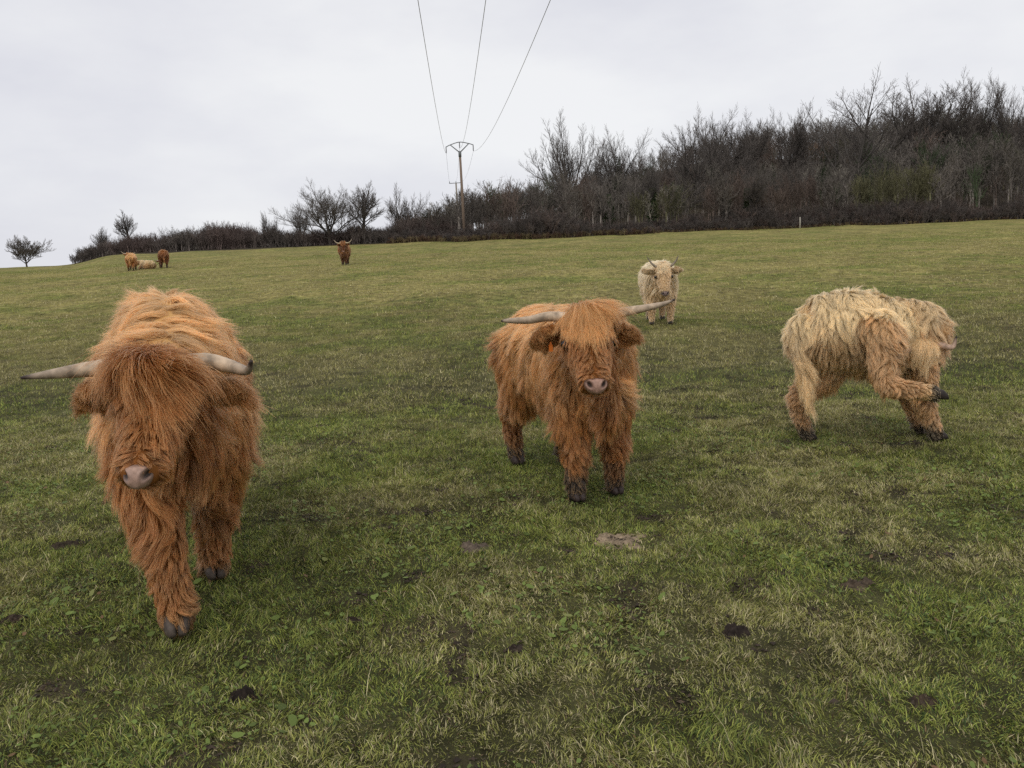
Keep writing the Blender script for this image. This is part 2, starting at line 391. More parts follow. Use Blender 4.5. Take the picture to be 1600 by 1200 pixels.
def horn_mat():
    m, t, b = principled('horn', rough=0.5, spec=0.3)
    a = N(t, 'ShaderNodeAttribute', attribute_name='tint'); tc = N(t, 'ShaderNodeTexCoord')
    n = N(t, 'ShaderNodeTexNoise'); n.inputs['Scale'].default_value = 26; n.inputs['Detail'].default_value = 6
    t.links.new(tc.outputs['Object'], n.inputs[0])
    mr = N(t, 'ShaderNodeMapRange'); mr.inputs[1].default_value = 0.3; mr.inputs[2].default_value = 0.7; mr.inputs[3].default_value = 0.45; mr.inputs[4].default_value = 1.25
    t.links.new(n.outputs[0], mr.inputs[0]); s = N(t, 'ShaderNodeVectorMath', operation='SCALE')
    t.links.new(a.outputs['Color'], s.inputs[0]); t.links.new(mr.outputs[0], s.inputs['Scale']); t.links.new(s.outputs[0], b.inputs['Base Color'])
    bp = N(t, 'ShaderNodeBump'); bp.inputs['Strength'].default_value = 0.35; bp.inputs['Distance'].default_value = 0.004
    t.links.new(n.outputs[0], bp.inputs['Height']); t.links.new(bp.outputs[0], b.inputs['Normal'])
    return m
MAT_HORN = horn_mat()
MAT_NOSE = attr_mat('nose_skin', 'tint', rough=0.45, spec=0.3, noise=(70, 0.22), bump=(0.4, 0.003))
MAT_HOOF = attr_mat('hoof_horn', 'tint', rough=0.6, spec=0.3, noise=(60, 0.35), bump=(0.4, 0.003))
MAT_EYE = principled('dark_eye', (0.012, 0.008, 0.006), 0.12, 0.6)[0]
MAT_TAG = principled('ear_tag_plastic', (0.80, 0.20, 0.02), 0.4, 0.4)[0]

def uv_ellipsoid(nu=24, nv=14):
    th = np.linspace(0, np.pi, nv + 1)[1:-1]; ph = np.linspace(0, 2 * np.pi, nu, endpoint=False)
    T, P = np.meshgrid(th, ph, indexing='ij')
    V = np.stack([np.cos(T), np.sin(T) * np.cos(P), np.sin(T) * np.sin(P)], -1).reshape(-1, 3)
    V = np.concatenate([V, [[1, 0, 0], [-1, 0, 0]]])
    i = np.arange((nv - 1) * nu).reshape(nv - 1, nu); j = np.roll(i, -1, 1); F = []
    for a in range(nv - 2):
        for b in range(nu): F.append((i[a, b], i[a + 1, b], j[a + 1, b], j[a, b]))
    n0 = len(V) - 2
    for b in range(nu): F.append((n0, i[0, b], j[0, b])); F.append((n0 + 1, j[-1, b], i[-1, b]))
    return V, F
UE = uv_ellipsoid()
def add_ell(bag, c, r, R=None):
    V = UE[0] * np.array(r)
    if R is not None: V = V @ np.array(R).T
    o = sum(len(v) for v in bag[0]); bag[0].append(V + np.array(c)); bag[1] += [tuple(a + o for a in f) for f in UE[1]]
def frame_from(d, up=(0, 0, 1)):
    x = Vector(d).normalized(); u = Vector(up)
    y = u.cross(x); y = y.normalized() if y.length > 1e-4 else Vector((0, 1, 0)); z = x.cross(y)
    return np.array([x, y, z]).T            # columns x, y, z
def loft(bag, pts, rads, nside=20, up=(0, 0, 1), cap=True):
    """rings of (ry, rz) round a polyline"""
    P = [Vector(p) for p in pts]; rings = []
    for k, p in enumerate(P):
        d = (P[min(k + 1, len(P) - 1)] - P[max(k - 1, 0)])
        F = frame_from(d, up); r = rads[k]; ry, rz = (r, r) if np.isscalar(r) else r
        a = np.linspace(0, 2 * np.pi, nside, endpoint=False)
        rings.append(np.array(p) + np.outer(np.cos(a) * ry, F[:, 1]) + np.outer(np.sin(a) * rz, F[:, 2]))
    V = np.concatenate(rings); n = len(P); o = sum(len(v) for v in bag[0]); F = []
    for k in range(n - 1):
        for a in range(nside):
            b = (a + 1) % nside
            F.append((o + k * nside + a, o + k * nside + b, o + (k + 1) * nside + b, o + (k + 1) * nside + a))
    F.append(tuple(o + a for a in range(nside))[::-1]); F.append(tuple(o + (n - 1) * nside + a for a in range(nside)))
    bag[0].append(V); bag[1] += F
def catmull(pts, n):
    P = np.array(pts, float); P = np.concatenate([[2 * P[0] - P[1]], P, [2 * P[-1] - P[-2]]]); m = len(P) - 3
    t = np.linspace(0, m - 1e-6, n); k = t.astype(int); f = (t - k)[:, None]
    a, b, c, d = P[k], P[k + 1], P[k + 2], P[k + 3]
    return 0.5 * ((2 * b) + (-a + c) * f + (2 * a - 5 * b + 4 * c - d) * f ** 2 + (-a + 3 * b - 3 * c + d) * f ** 3)
def bag_mesh(name, bag):
    V = np.concatenate(bag[0]); fl = [i for f in bag[1] for i in f]; ls = np.cumsum([0] + [len(f) for f in bag[1]])[:-1]
    return mesh_from(name, V, fl, ls)
def remeshed(name, bag, voxel, smooth):
    me = bag_mesh(name + '_src', bag); o = bpy.data.objects.new(name + '_src', me); COL.objects.link(o)
    r = o.modifiers.new('r', 'REMESH'); r.mode = 'VOXEL'; r.voxel_size = voxel; r.use_smooth_shade = True
    s = o.modifiers.new('s', 'SMOOTH'); s.iterations = smooth; s.factor = 0.5
    dg = bpy.context.evaluated_depsgraph_get(); dg.update()
    res = bpy.data.meshes.new_from_object(o.evaluated_get(dg)); res.name = name
    bpy.data.objects.remove(o); bpy.data.meshes.remove(me)
    res.polygons.foreach_set('use_smooth', np.ones(len(res.polygons), bool))
    return res
def tri_arrays(me):
    me.calc_loop_triangles()
    V = np.empty(len(me.vertices) * 3, np.float32); me.vertices.foreach_get('co', V); V = V.reshape(-1, 3).astype(float)
    T = np.empty(len(me.loop_triangles) * 3, np.int32); me.loop_triangles.foreach_get('vertices', T); T = T.reshape(-1, 3)
    Nn = np.empty(len(me.vertices) * 3, np.float32); me.vertices.foreach_get('normal', Nn); Nn = Nn.reshape(-1, 3).astype(float)
    return V, T, Nn
def sample_surface(V, T, Nn, n, rg):
    a, b, c = V[T[:, 0]], V[T[:, 1]], V[T[:, 2]]
    ar = np.linalg.norm(np.cross(b - a, c - a), axis=1); cdf = np.cumsum(ar); cdf /= cdf[-1]
    k = np.searchsorted(cdf, rg.random(n)); u, v = rg.random((2, n)); s = u + v > 1; u[s], v[s] = 1 - u[s], 1 - v[s]
    w0 = (1 - u - v)[:, None]; u, v = u[:, None], v[:, None]
    P = a[k] * w0 + b[k] * u + c[k] * v
    Q = Nn[T[k, 0]] * w0 + Nn[T[k, 1]] * u + Nn[T[k, 2]] * v
    return P, nrm(Q)
def nrm(a): return a / np.maximum(np.linalg.norm(a, axis=-1, keepdims=True), 1e-9)

def make_curves(name, P, Rr, C, mat, parent):
    """P: n,k,3 points; Rr: n,k radius; C: n,k,3 colour"""
    n, k, _ = P.shape
    cu = bpy.data.hair_curves.new(name); cu.add_curves([k] * n)
    cu.attributes['position'].data.foreach_set('vector', P.astype(np.float32).ravel())
    ra = cu.attributes.get('radius') or cu.attributes.new('radius', 'FLOAT', 'POINT')
    ra.data.foreach_set('value', Rr.astype(np.float32).ravel())
    ca = cu.attributes.new('tint', 'FLOAT_COLOR', 'POINT')
    C4 = np.concatenate([C, np.ones((n, k, 1))], -1).astype(np.float32)
    ca.data.foreach_set('color', C4.ravel())
    return link(name, cu, mat, parent)

K = 9     # points per hair
def march(P, Nn, comb, L, lift, grav, wav, bvh, seed, clear=0.012, floorz=None):
    """guide hairs: start along comb (laid on the surface), bend under gravity, stay outside the body"""
    n = len(P); G = np.zeros((n, K, 3)); G[:, 0] = P
    c = comb - Nn * (comb * Nn).sum(1, keepdims=True)
    d = nrm(nrm(c) + Nn * lift[:, None]); seg = (L / (K - 1))[:, None]; p = P.copy()
    for k in range(1, K):
        s = k / (K - 1)
        q = p * 9.0
        nz = np.stack([vnoise(q[:, 0] + o, q[:, 1], q[:, 2], seed + i) for i, o in enumerate((0, 31, 57))], 1) - 0.5
        q2 = p * 34.0
        nz2 = np.stack([vnoise(q2[:, 0] + o, q2[:, 1], q2[:, 2], seed + 9 + i) for i, o in enumerate((0, 31, 57))], 1) - 0.5
        d = nrm(d + np.array([0, 0, -1.0]) * (grav * 1.0)[:, None] + nz * wav[:, None] * 1.0 + nz2 * wav[:, None] * 0.55)
        p = p + d * seg
        need_ = np.minimum(clear, 0.16 * L) * min(1, s * 2.5)
        for i in range(n):
            need = need_[i]
            co, no_, idx, dist = bvh.find_nearest(p[i])
            if co is None: continue
            v = Vector(p[i]) - co; sd_ = v.dot(no_)
            if dist < 0.08 and sd_ < need:
                pn = co + no_ * need; p[i] = pn
        if floorz is not None: p[:, 2] = np.maximum(p[:, 2], floorz)
        d = nrm(p - G[:, k - 1]); G[:, k] = p
    return G

def seg_dist(P, a, b):
    a, b = np.array(a, float), np.array(b, float); ab = b - a
    t = np.clip(((P - a) @ ab) / max(ab @ ab, 1e-9), 0, 1)
    return np.linalg.norm(P - (a + t[:, None] * ab), axis=1), t

def cow(name, spec, loc, rz, scale=1.0, detail=1.0, label='', group='highland cattle in the pasture'):
    rg = np.random.default_rng(spec.get('seed', 1)); S = spec
    root = empty(name, loc, rz, scale); tag(root, label, 'cow', group)
    bag = [[], []]; bones = []     # (p0, p1, r0, r1, region)
    # torso
    st = S['torso']
    pts = [(x, y, z) for (x, y, z, hw, hh) in st]; rr = [(hw, hh) for (x, y, z, hw, hh) in st]
    tt = np.linspace(0, 1, len(pts)); cp = catmull(pts, 26); ti = np.linspace(0, 1, 26)
    loft(bag, cp, [(np.interp(t, tt, [r[0] for r in rr]), np.interp(t, tt, [r[1] for r in rr])) for t in ti], 28)
    for a, b in zip(st[:-1], st[1:]): bones.append((a[:3], b[:3], (a[3] + a[4]) / 2, (b[3] + b[4]) / 2, 'torso'))
    for (p0, r0, p1, r1, reg) in S.get('extra', []):
        loft(bag, catmull([p0, tuple((np.array(p0) + p1) / 2), p1], 7), np.linspace(r0, r1, 7)); bones.append((p0, p1, r0, r1, reg))
        add_ell(bag, p0, (r0, r0, r0)); add_ell(bag, p1, (r1, r1, r1))
    # neck
    nk = S['neck']
    cpn = catmull([p for p, r in nk], 16); rn = np.interp(np.linspace(0, 1, 16), np.linspace(0, 1, len(nk)), [r for p, r in nk])
    loft(bag, cpn, [(r * 0.85, r * 1.1) for r in rn])
    for (a, ra), (b, rb) in zip(nk[:-1], nk[1:]): bones.append((a, b, ra, rb, 'neck'))
    # head
    H = np.array(S['head_pos']); hs = S.get('head_scale', 1.0)
    R = frame_from(S['head_dir'], S.get('head_up', (0, 0, 1)))
    def hp(x, y, z): return tuple(H + R @ (np.array([x, y, z]) * hs))
    add_ell(bag, hp(0.02, 0, -0.07), np.array((0.12, 0.115, 0.12)) * hs, R)
    add_ell(bag, hp(0.12, 0, -0.06), np.array((0.13, 0.112, 0.085)) * hs, R)
    loft(bag, [hp(0.08, 0, -0.07), hp(0.2, 0, -0.07), hp(0.32, 0, -0.07), hp(0.40, 0, -0.075)], [(0.105 * hs, 0.095 * hs), (0.088 * hs, 0.085 * hs), (0.066 * hs, 0.070 * hs), (0.062 * hs, 0.060 * hs)], up=R[:, 2])
    add_ell(bag, hp(0.385, 0, -0.075), np.array((0.056, 0.074, 0.060)) * hs, R)
    loft(bag, [hp(0.05, 0, -0.15), hp(0.2, 0, -0.15), hp(0.36, 0, -0.125)], [0.075 * hs, 0.058 * hs, 0.044 * hs], up=R[:, 2])
    for sy in (-1, 1): add_ell(bag, hp(0.14, sy * 0.085, -0.03), np.array((0.05, 0.032, 0.035)) * hs, R)
    bones.append((hp(-0.02, 0, -0.06), hp(0.06, 0, -0.06), 0.12 * hs, 0.11 * hs, 'skull'))
    bones.append((hp(0.10, 0, -0.07), hp(0.30, 0, -0.07), 0.10 * hs, 0.068 * hs, 'face'))
    bones.append((hp(0.34, 0, -0.075), hp(0.40, 0, -0.075), 0.066 * hs, 0.066 * hs, 'muzzle'))
    bones.append((hp(0.10, 0, -0.15), hp(0.34, 0, -0.125), 0.07 * hs, 0.045 * hs, 'jaw'))
    # legs: list of joints [(p, r)...] + region by index
    for lg in S['legs']:
        J = lg['j']; pp = [j[0] for j in J]; r_ = [j[1] for j in J]
        m = 6 * (len(J) - 1) + 1
        c = np.array(pp); t0 = np.linspace(0, 1, len(J)); t1 = np.linspace(0, 1, m)
        cl = catmull(pp, m); rl = np.interp(t1, t0, r_)
        loft(bag, cl, rl, 14, up=(1, 0, 0.01)); 
        for j in J[:-1]: add_ell(bag, j[0], (j[1] * .96,) * 3)
        for i in range(len(J) - 1):
            reg = 'thigh' if i == 0 else ('upleg' if i == 1 else ('lowleg' if i < len(J) - 2 else 'pastern'))
            bones.append((pp[i], pp[i + 1], r_[i], r_[i + 1], reg))
    if S.get('tail'):
        T = S['tail']; ct = catmull(T, 12); loft(bag, ct, np.linspace(0.04, 0.014, 12), 10, up=(1, 0.1, 0))
        for a, b in zip(T[:-1], T[1:]): bones.append((a, b, 0.03, 0.02, 'tail'))
    body = remeshed('body', bag, S.get('voxel', 0.016), 5)
    V, T_, Nn = tri_arrays(body)
    # region lookup
    regs = ['torso', 'neck', 'skull', 'face', 'muzzle', 'jaw', 'thigh', 'upleg', 'lowleg', 'pastern', 'tail', 'dewlap', 'belly']
    def region(P):
        best = np.full(len(P), 1e9); reg = np.zeros(len(P), int); bd = np.zeros((len(P), 3)); 
        for (a, b, ra, rb, rn_) in bones:
            d, t = seg_dist(P, a, b); d = d - (ra + (rb - ra) * t)
            if rn_ == 'torso': d = d - 0.01
            k = d < best; best[k] = d[k]; reg[k] = regs.index(rn_); bd[k] = nrm(np.array(b, float) - np.array(a, float))
        return reg, bd
    base = np.array(S['color']); light = np.array(S['light']); dark = np.array(S['dark']); mud = np.array(S.get('mud', (0.045, 0.032, 0.022)))
    PA = rad(S.get('pad', 42)); PC = np.array((0.436, 0, -0.046)); PR = np.array([[math.cos(PA), 0, -math.sin(PA)], [0, 1, 0], [math.sin(PA), 0, math.cos(PA)]])
    def zone_col(P, Nv, reg, rnd):
        """coat colour by patch: pale along back, red in face and legs, muddy feet, painted shade under jaw, chest and belly"""
        C = np.tile(base, (len(P), 1)); is_ = lambda *n: np.isin(reg, [regs.index(i) for i in n])
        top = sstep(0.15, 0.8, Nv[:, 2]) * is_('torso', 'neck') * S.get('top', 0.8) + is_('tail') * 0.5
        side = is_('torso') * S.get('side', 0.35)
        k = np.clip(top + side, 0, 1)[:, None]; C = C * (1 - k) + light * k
        k = (is_('face', 'jaw', 'upleg', 'lowleg', 'dewlap', 'skull', 'muzzle') * 0.75 + is_('thigh') * 0.3 + is_('neck') * (1 - top) * 0.5 + (is_('torso') & (Nv[:, 2] < -0.1)) * 0.5)[:, None]; C = C * (1 - k) + dark * k  # redder face and legs, plus shade painted into jaw, dewlap and belly
        hz = P[:, 2] / S.get('mudh', 0.24) + (fbm(P[:, 0] * 20, P[:, 1] * 20, P[:, 2] * 14, seed=5) - 0.5) * 0.9
        m_ = (1 - sstep(0.55, 1.05, hz)) * is_('lowleg', 'pastern', 'upleg')
        for (c, r) in S.get('muddy', []):
            m_ = np.maximum(m_, 1 - sstep(r * 0.75, r, np.linalg.norm(P - np.array(c), axis=1)))
        m_ = m_ * S.get('mudamt', 1.0)
        C = C * (1 - m_[:, None]) + mud * m_[:, None]
        pn = fbm(P[:, 0] * 5, P[:, 1] * 5, P[:, 2] * 5, seed=8)[:, None]
        C = C * (0.72 + 0.56 * pn)
        return C
    reg_v, _ = region(V)
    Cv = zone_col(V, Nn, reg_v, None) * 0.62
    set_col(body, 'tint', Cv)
    bo = link('body', body, MAT_SKIN, root)
    bvh = BVHTree.FromPolygons([Vector(v) for v in V], [tuple(int(i) for i in t) for t in T_])
    # ---- comb field
    left = np.array([0, 1.0, 0])
    Rinv = R.T
    def field(P, Nv):
        reg, bd = region(P); n = len(P); is_ = lambda *a: np.isin(reg, [regs.index(i) for i in a])
        down = np.array([0, 0, -1.0]); comb = np.tile(down, (n, 1)); L = np.full(n, 0.10); lift = np.full(n, 0.16); grav = np.full(n, 0.14); wav = np.full(n, 0.42); wt = np.ones(n)
        sgn = np.sign(P[:, 1] - S.get('midy', 0.0) + rg.normal(0, 0.02, n))[:, None]
        k = is_('torso'); comb[k] = (down * 0.9 + np.array([-0.35, 0, 0]) + sgn * left * 0.75 * np.clip(Nv[:, 2:3], 0, 1))[k]; L[k] = 0.135; grav[k] = 0.12
        k = is_('torso') & (Nv[:, 2] > 0.55); L[k] = 0.135; lift[k] = 0.12; wav[k] = 0.5
        k = is_('torso') & (Nv[:, 2] < -0.2); L[k] = 0.11; lift[k] = 0.40; grav[k] = 0.3
        k = is_('neck'); comb[k] = (down + sgn * left * 0.7 * np.clip(Nv[:, 2:3], 0, 1) - bd * 0.25)[k]; L[k] = 0.14; lift[k] = 0.20; wav[k] = 0.55
        k = is_('skull'); comb[k] = (R[:, 0] * 0.8 + down * 0.5); L[k] = 0.085; lift[k] = 0.22
        hl = (P - H) @ R / hs
        sy = np.sign(hl[:, 1:2])
        fc = R[:, 0][None] * 0.9 + sy * R[:, 1][None] * 0.35 + down * 0.35
        k = is_('face'); comb[k] = fc[k]; L[k] = 0.050; lift[k] = 0.13; wav[k] = 0.14; wt[k] = 1.6
        k = is_('jaw'); comb[k] = (R[:, 0] * 0.1 + down)[None]; L[k] = 0.07; lift[k] = 0.2; wt[k] = 1.3; wav[k] = 0.25
        cheek = (is_('face', 'skull', 'jaw')) & (np.abs(hl[:, 1]) > 0.06) & (hl[:, 0] < 0.22); L[cheek] = S.get('cheek', 0.062)
        k = is_('muzzle') | (hl[:, 0] > 0.33) & is_('face', 'jaw', 'muzzle'); comb[k] = (-R[:, 0] * 0.3 + down * 0.8 + sy * R[:, 1] * 0.5)[k]; L[k] = 0.032; lift[k] = 0.14; wt[k] = 2.0; grav[k] = 0.02; wav[k] = 0.05
        k = is_('thigh'); comb[k] = (bd * 0.6 + down * 0.6 + np.array([-0.25, 0, 0]))[k]; L[k] = 0.12
        k = is_('upleg'); comb[k] = (bd * 0.6 + down * 0.6)[k]; L[k] = 0.085; lift[k] = 0.22; wav[k] = 0.6; wt[k] = 1.2
        k = is_('lowleg'); comb[k] = (bd * 0.7 + down * 0.5)[k]; L[k] = 0.048; lift[k] = 0.24; wav[k] = 0.6; wt[k] = 1.8
        k = is_('pastern'); comb[k] = (bd + down * 0.2)[k]; L[k] = S.get('pastern', 0.034); lift[k] = 0.4; wav[k] = 0.8; wt[k] = 2.0
        k = is_('tail'); comb[k] = (bd)[k]; L[k] = 0.20; lift[k] = 0.22; wt[k] = 3.0; grav[k] = 0.25
        k = is_('dewlap'); L[k] = 0.10; lift[k] = 0.4; grav[k] = 0.3
        # long fringe down the back of the fore legs and belly line
        L = L * S.get('hairlen', 1.0)
        # keep nose pad bare
        pd = (hl - PC) @ PR; wt = np.where((pd[:, 0] > -0.05) & (np.abs(pd[:, 2]) < 0.036) & (np.abs(pd[:, 1]) < 0.056), 0, wt)
        ed_ = np.minimum(np.linalg.norm(hl - np.array((0.152, 0.118, -0.034)), axis=1), np.linalg.norm(hl - np.array((0.152, -0.118, -0.034)), axis=1)); wt = np.where(ed_ < S.get('eyeclear', 0.036), 0, wt)
        return reg, comb, L, lift, grav, wav, wt, hl
    def coat(name, parent, n_g, n_s, V, T_, Nn, fld, r0, seed, clump=0.80, frizz=0.0045, clear=0.012, cols=None, bv=bvh):
        rgl = np.random.default_rng(seed)
        gp, gn = sample_surface(V, T_, Nn, int(n_g * 1.8), rgl); f = fld(gp, gn)
        keep = rgl.random(len(gp)) < f[6] / 2.0; gp, gn = gp[keep], gn[keep]; f = [a[keep] for a in f]
        Lg = f[2] * (0.7 + 0.55 * rgl.random(len(gp)))
        cj = f[1] + rgl.normal(0, 0.11, f[1].shape)
        lift = f[3] * (0.6 + 0.8 * rgl.random(len(gp)))
        G = march(gp, gn, cj, Lg, lift, f[4], f[5], bv, seed, clear=clear, floorz=S.get('floor', 0.004))
        kd = KDTree(len(gp)); [kd.insert(p, i) for i, p in enumerate(gp)]; kd.balance()
        sp, sn = sample_surface(V, T_, Nn, int(n_s * 1.8), rgl); fs = fld(sp, sn)
        keep = rgl.random(len(sp)) < fs[6] / 2.0; sp, sn = sp[keep], sn[keep]; fs = [a[keep] for a in fs]; n = len(sp)
        gi = np.empty((n, 2), int)
        for i in range(n):
            r_ = kd.find_n(sp[i], 2); gi[i] = (r_[0][1], r_[-1][1])
        # strands follow their lock; a few blend towards the neighbouring lock
        b = np.where(rgl.random(n) < 0.15, rgl.random(n) * 0.6, 0.0)[:, None, None]
        Gs = G[gi[:, 0]] * (1 - b) + G[gi[:, 1]] * b; t = np.linspace(0, 1, K)[None, :, None]
        off = (sp - Gs[:, 0])[:, None, :]
        cl = clump * t ** 0.8
        shr = (0.55 + 0.5 * rgl.random(n))[:, None, None]
        disp = (Gs - Gs[:, :1]); kk = np.linspace(0, 1, K)[None] * shr[:, :, 0] * (K - 1); i0 = np.clip(kk.astype(int), 0, K - 2); fr = (kk - i0)[..., None]
        ar = np.arange(n)[:, None]; disp = disp[ar, i0] * (1 - fr) + disp[ar, np.clip(i0 + 1, 0, K - 1)] * fr
        P = sp[:, None, :] + disp - off * cl * np.minimum(1, shr)
        e = rgl.normal(0, 1, (n, 1, 3)); e2 = rgl.normal(0, 1, (n, 1, 3)); Ls = fs[2][:, None, None]
        ph = rgl.random((n, 1, 1)) * 6.28
        P = P + e * frizz * t * (Ls / 0.1) + e2 * frizz * 0.35 * np.sin(t * 9 + ph) * t * (Ls / 0.1)
        lift0 = sn[:, None, :] * 0.006 * np.minimum(1, t * 3); P = P + lift0
        fl_ = rgl.random(n) < 0.008; P[fl_] += (rgl.normal(0, 0.018, (fl_.sum(), 1, 3)) + sn[fl_][:, None] * 0.010) * t * np.minimum(1.3, Ls[fl_] / 0.1)
        Rr = np.ones((1, K, 1)) * r0 * (0.7 + 0.7 * rgl.random((n, 1, 1))) * (1 - 0.78 * t ** 1.5); Rr = Rr[:, :, 0]
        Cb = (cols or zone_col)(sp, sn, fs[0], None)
        lkv = S.get('lkv', 0.62); lk = (1.0 - lkv * 0.5 + lkv * rgl.random(len(gp)))[gi[:, 0]][:, None]
        Cb = Cb * lk * (0.88 + 0.24 * rgl.random((n, 1)))
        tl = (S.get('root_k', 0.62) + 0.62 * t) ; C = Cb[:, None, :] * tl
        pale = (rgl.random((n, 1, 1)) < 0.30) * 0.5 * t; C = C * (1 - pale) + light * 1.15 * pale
        P[:, :, 2] = np.maximum(P[:, :, 2], S.get('floor', 0.003))
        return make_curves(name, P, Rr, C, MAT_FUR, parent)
    dn = detail
    coat('coat', root, int(S.get('locks', 5200) * min(1, dn ** 0.5)), int(S.get('hairs', 90000) * dn), V, T_, Nn, field, S.get('r0', 0.00085), S.get('seed', 1) + 5, clear=S.get('clear', 0.014))
    # ---- forelock falling from the poll over the forehead
    fl = S.get('forelock', 0.26)
    def ffield(P, Nv):
        hl = (P - H) @ R / hs; n = len(P); reg = np.full(n, regs.index('skull'))
        ok = (hl[:, 0] > -0.10) & (hl[:, 0] < 0.085) & (np.abs(hl[:, 1]) < S.get('fl_w', 0.088)) & (hl[:, 2] > -0.045)
        comb = R[:, 0][None] * 1.0 + hl[:, 1:2] * S.get('fl_sp', 3.0) * R[:, 1][None] + np.array([0, 0, -0.25])
        L = fl * (0.62 + 1.6 * np.clip(-hl[:, 0] + 0.04, -.1, 0.15)) * (0.72 + 0.85 * rg.random(n) * np.exp(-(hl[:, 1] / 0.05) ** 2)); return reg, comb, L, np.full(n, S.get('fl_lift', 0.75)), np.full(n, S.get('fl_grav', 0.22)), np.full(n, S.get('fl_wav', 0.30)), ok * 2.0, hl
    def fcol(P, Nv, reg, r): 
        k = S.get('fl_col', 0.35); b_ = base * (1 - k) + light * k if k >= 0 else base * (1 + k) - dark * k
        return np.tile(b_, (len(P), 1)) * (0.8 + 0.4 * fbm(P[:, 0] * 12, P[:, 1] * 12, P[:, 2] * 12, seed=8)[:, None])
    sel = np.linalg.norm(V - H, axis=1) < 0.30 * hs; Ts = T_[sel[T_].all(1)]
    coat('forelock', root, int(S.get('fl_locks', 5200) * min(1, dn ** .5)), int(S.get('fl_hairs', 60000) * dn), V, Ts, Nn, ffield, S.get('r0', 0.00085), S.get('seed', 1) + 15, clump=0.85, frizz=0.0045, clear=S.get('fl_clear', 0.018), cols=fcol)
    # ---- horns
    hb = np.array(S.get('horn_base', (0.62, 0.47, 0.32))); hm = np.array(S.get('horn_mid', (0.40, 0.31, 0.22))); ht = np.array(S.get('horn_tip', (0.055, 0.035, 0.028)))
    for sy in (-1, 1):
        hpts = S['horn_r'] if (sy < 0 and 'horn_r' in S) else S['horn']
        c = catmull([hp(x, sy * y, z) for (x, y, z) in hpts], 26); t = np.linspace(0, 1, 26)
        b = [[], []]; rr_ = S.get('horn_r0', 0.031) * hs * (1 - 0.85 * t ** 1.5) * (1 + 0.025 * np.sin(t * 60) * (1 - t)) ; loft(b, c, rr_, 18, up=R[:, 0])
        me = bag_mesh('horn', b); tv = np.repeat(t, 18)[:, None]
        k1 = sstep(0.35, 0.8, tv); k2 = sstep(S.get('tip0', 0.86), 0.95, tv); C = hb * (1 - k1) + hm * k1; C = C * (1 - k2) + ht * k2
        set_col(me, 'tint', C); link('horn', me, MAT_HORN, root)
    # ---- ears
    for sy in (-1, 1):
        ed = S.get('ear_l' if sy > 0 else 'ear_r', S.get('ear', (-0.10, 1.0, -0.35)))
        e0 = hp(0.020, sy * 0.105, -0.070); d = R @ np.array([ed[0], sy * ed[1], ed[2]]); F = frame_from(d, R[:, 0])   # x along ear, z faces forward
        nu, nv_ = 12, 9; el, ew = 0.175 * hs, 0.060 * hs; Ve = []
        for side in (0, 1):
            for i in range(nu):
                u = i / (nu - 1); wd_ = ew * (0.35 + 0.65 * math.sin(min(1, u * 1.35 + 0.18) * math.pi * 0.5)) * (1 - max(0, (u - 0.55) / 0.45) ** 2.2 * 0.9)
                for j in range(nv_):
                    v = j / (nv_ - 1) * 2 - 1; cup = 0.026 * hs * (v * v) - 0.010 * hs
                    Ve.append(np.array(e0) + F @ np.array([u * el, v * wd_, cup - (0.007 * hs * (1 - abs(v) ** 3) if side else 0) - u * u * 0.02 * hs]))
        i = np.arange(nu * nv_).reshape(nu, nv_); Qf = np.stack([i[:-1, :-1], i[1:, :-1], i[1:, 1:], i[:-1, 1:]], -1).reshape(-1, 4)
        Qb = Qf[:, ::-1] + nu * nv_; E = []
        rim = list(i[0, :]) + list(i[1:, -1]) + list(i[-1, :-1][::-1]) + list(i[1:-1, 0][::-1])
        for a, b_ in zip(rim, rim[1:] + rim[:1]): E.append((a, b_, b_ + nu * nv_, a + nu * nv_))
        me = mesh_quads('ear', Ve, np.concatenate([Qf, Qb, np.array(E)])); set_col(me, 'tint', np.tile(dark * 0.55, (len(Ve), 1)))
        eo = link('ear', me, MAT_SKIN, root)
        EV, ET, EN = tri_arrays(me)
        def efield(P, Nv):
            n = len(P); u = ((P - np.array(e0)) @ F[:, 0]) / el
            comb = np.tile(F[:, 0] * 0.9 + np.array([0, 0, -0.6]), (n, 1))
            return np.full(n, regs.index('neck')), comb, (0.035 + 0.045 * np.clip(u, 0, 1)), np.full(n, 0.40), np.full(n, 0.25), np.full(n, 1.0), np.full(n, 2.0), u
        def ecol(P, Nv, reg, r): return np.tile(base * 0.7 + dark * 0.3, (len(P), 1)) * (0.6 + 0.5 * rg.random((len(P), 1)))
        if dn > 0.02: coat('ear_hair', eo, max(60, int(500 * min(1, dn ** .5))), int(6500 * dn), EV, ET, EN, efield, S.get('r0', 0.00085), 31 + sy, clump=0.6, frizz=0.012, clear=0.004, cols=ecol, bv=BVHTree.FromPolygons([Vector(v) for v in EV], [tuple(int(i) for i in t) for t in ET]))
        if S.get('tag_side') == sy:
            b = [[], []]; c0 = Vector(e0) + Vector(d).normalized() * el * 0.45 + Vector(R[:, 0]) * 0.02; dwn = Vector((0, 0, -1)); x_ = Vector(nrm(np.cross(R[:, 0], (0, 0, 1)))); nn_ = Vector(R[:, 0]) * 0.0012
            o_ = []
            for z_, wv in ((0.0, 0.008), (0.010, 0.010), (0.018, 0.020), (0.048, 0.020)):
                for s_ in (-1, 1):
                    for f_ in (-1, 1): o_.append(c0 + dwn * (z_ + 0.012) + x_ * (s_ * wv * 0.5) + nn_ * f_)
            Fq = []
            for k in range(3):
                a = k * 4; Fq += [(a, a + 2, a + 6, a + 4), (a + 1, a + 5, a + 7, a + 3), (a, a + 4, a + 5, a + 1), (a + 2, a + 3, a + 7, a + 6)]
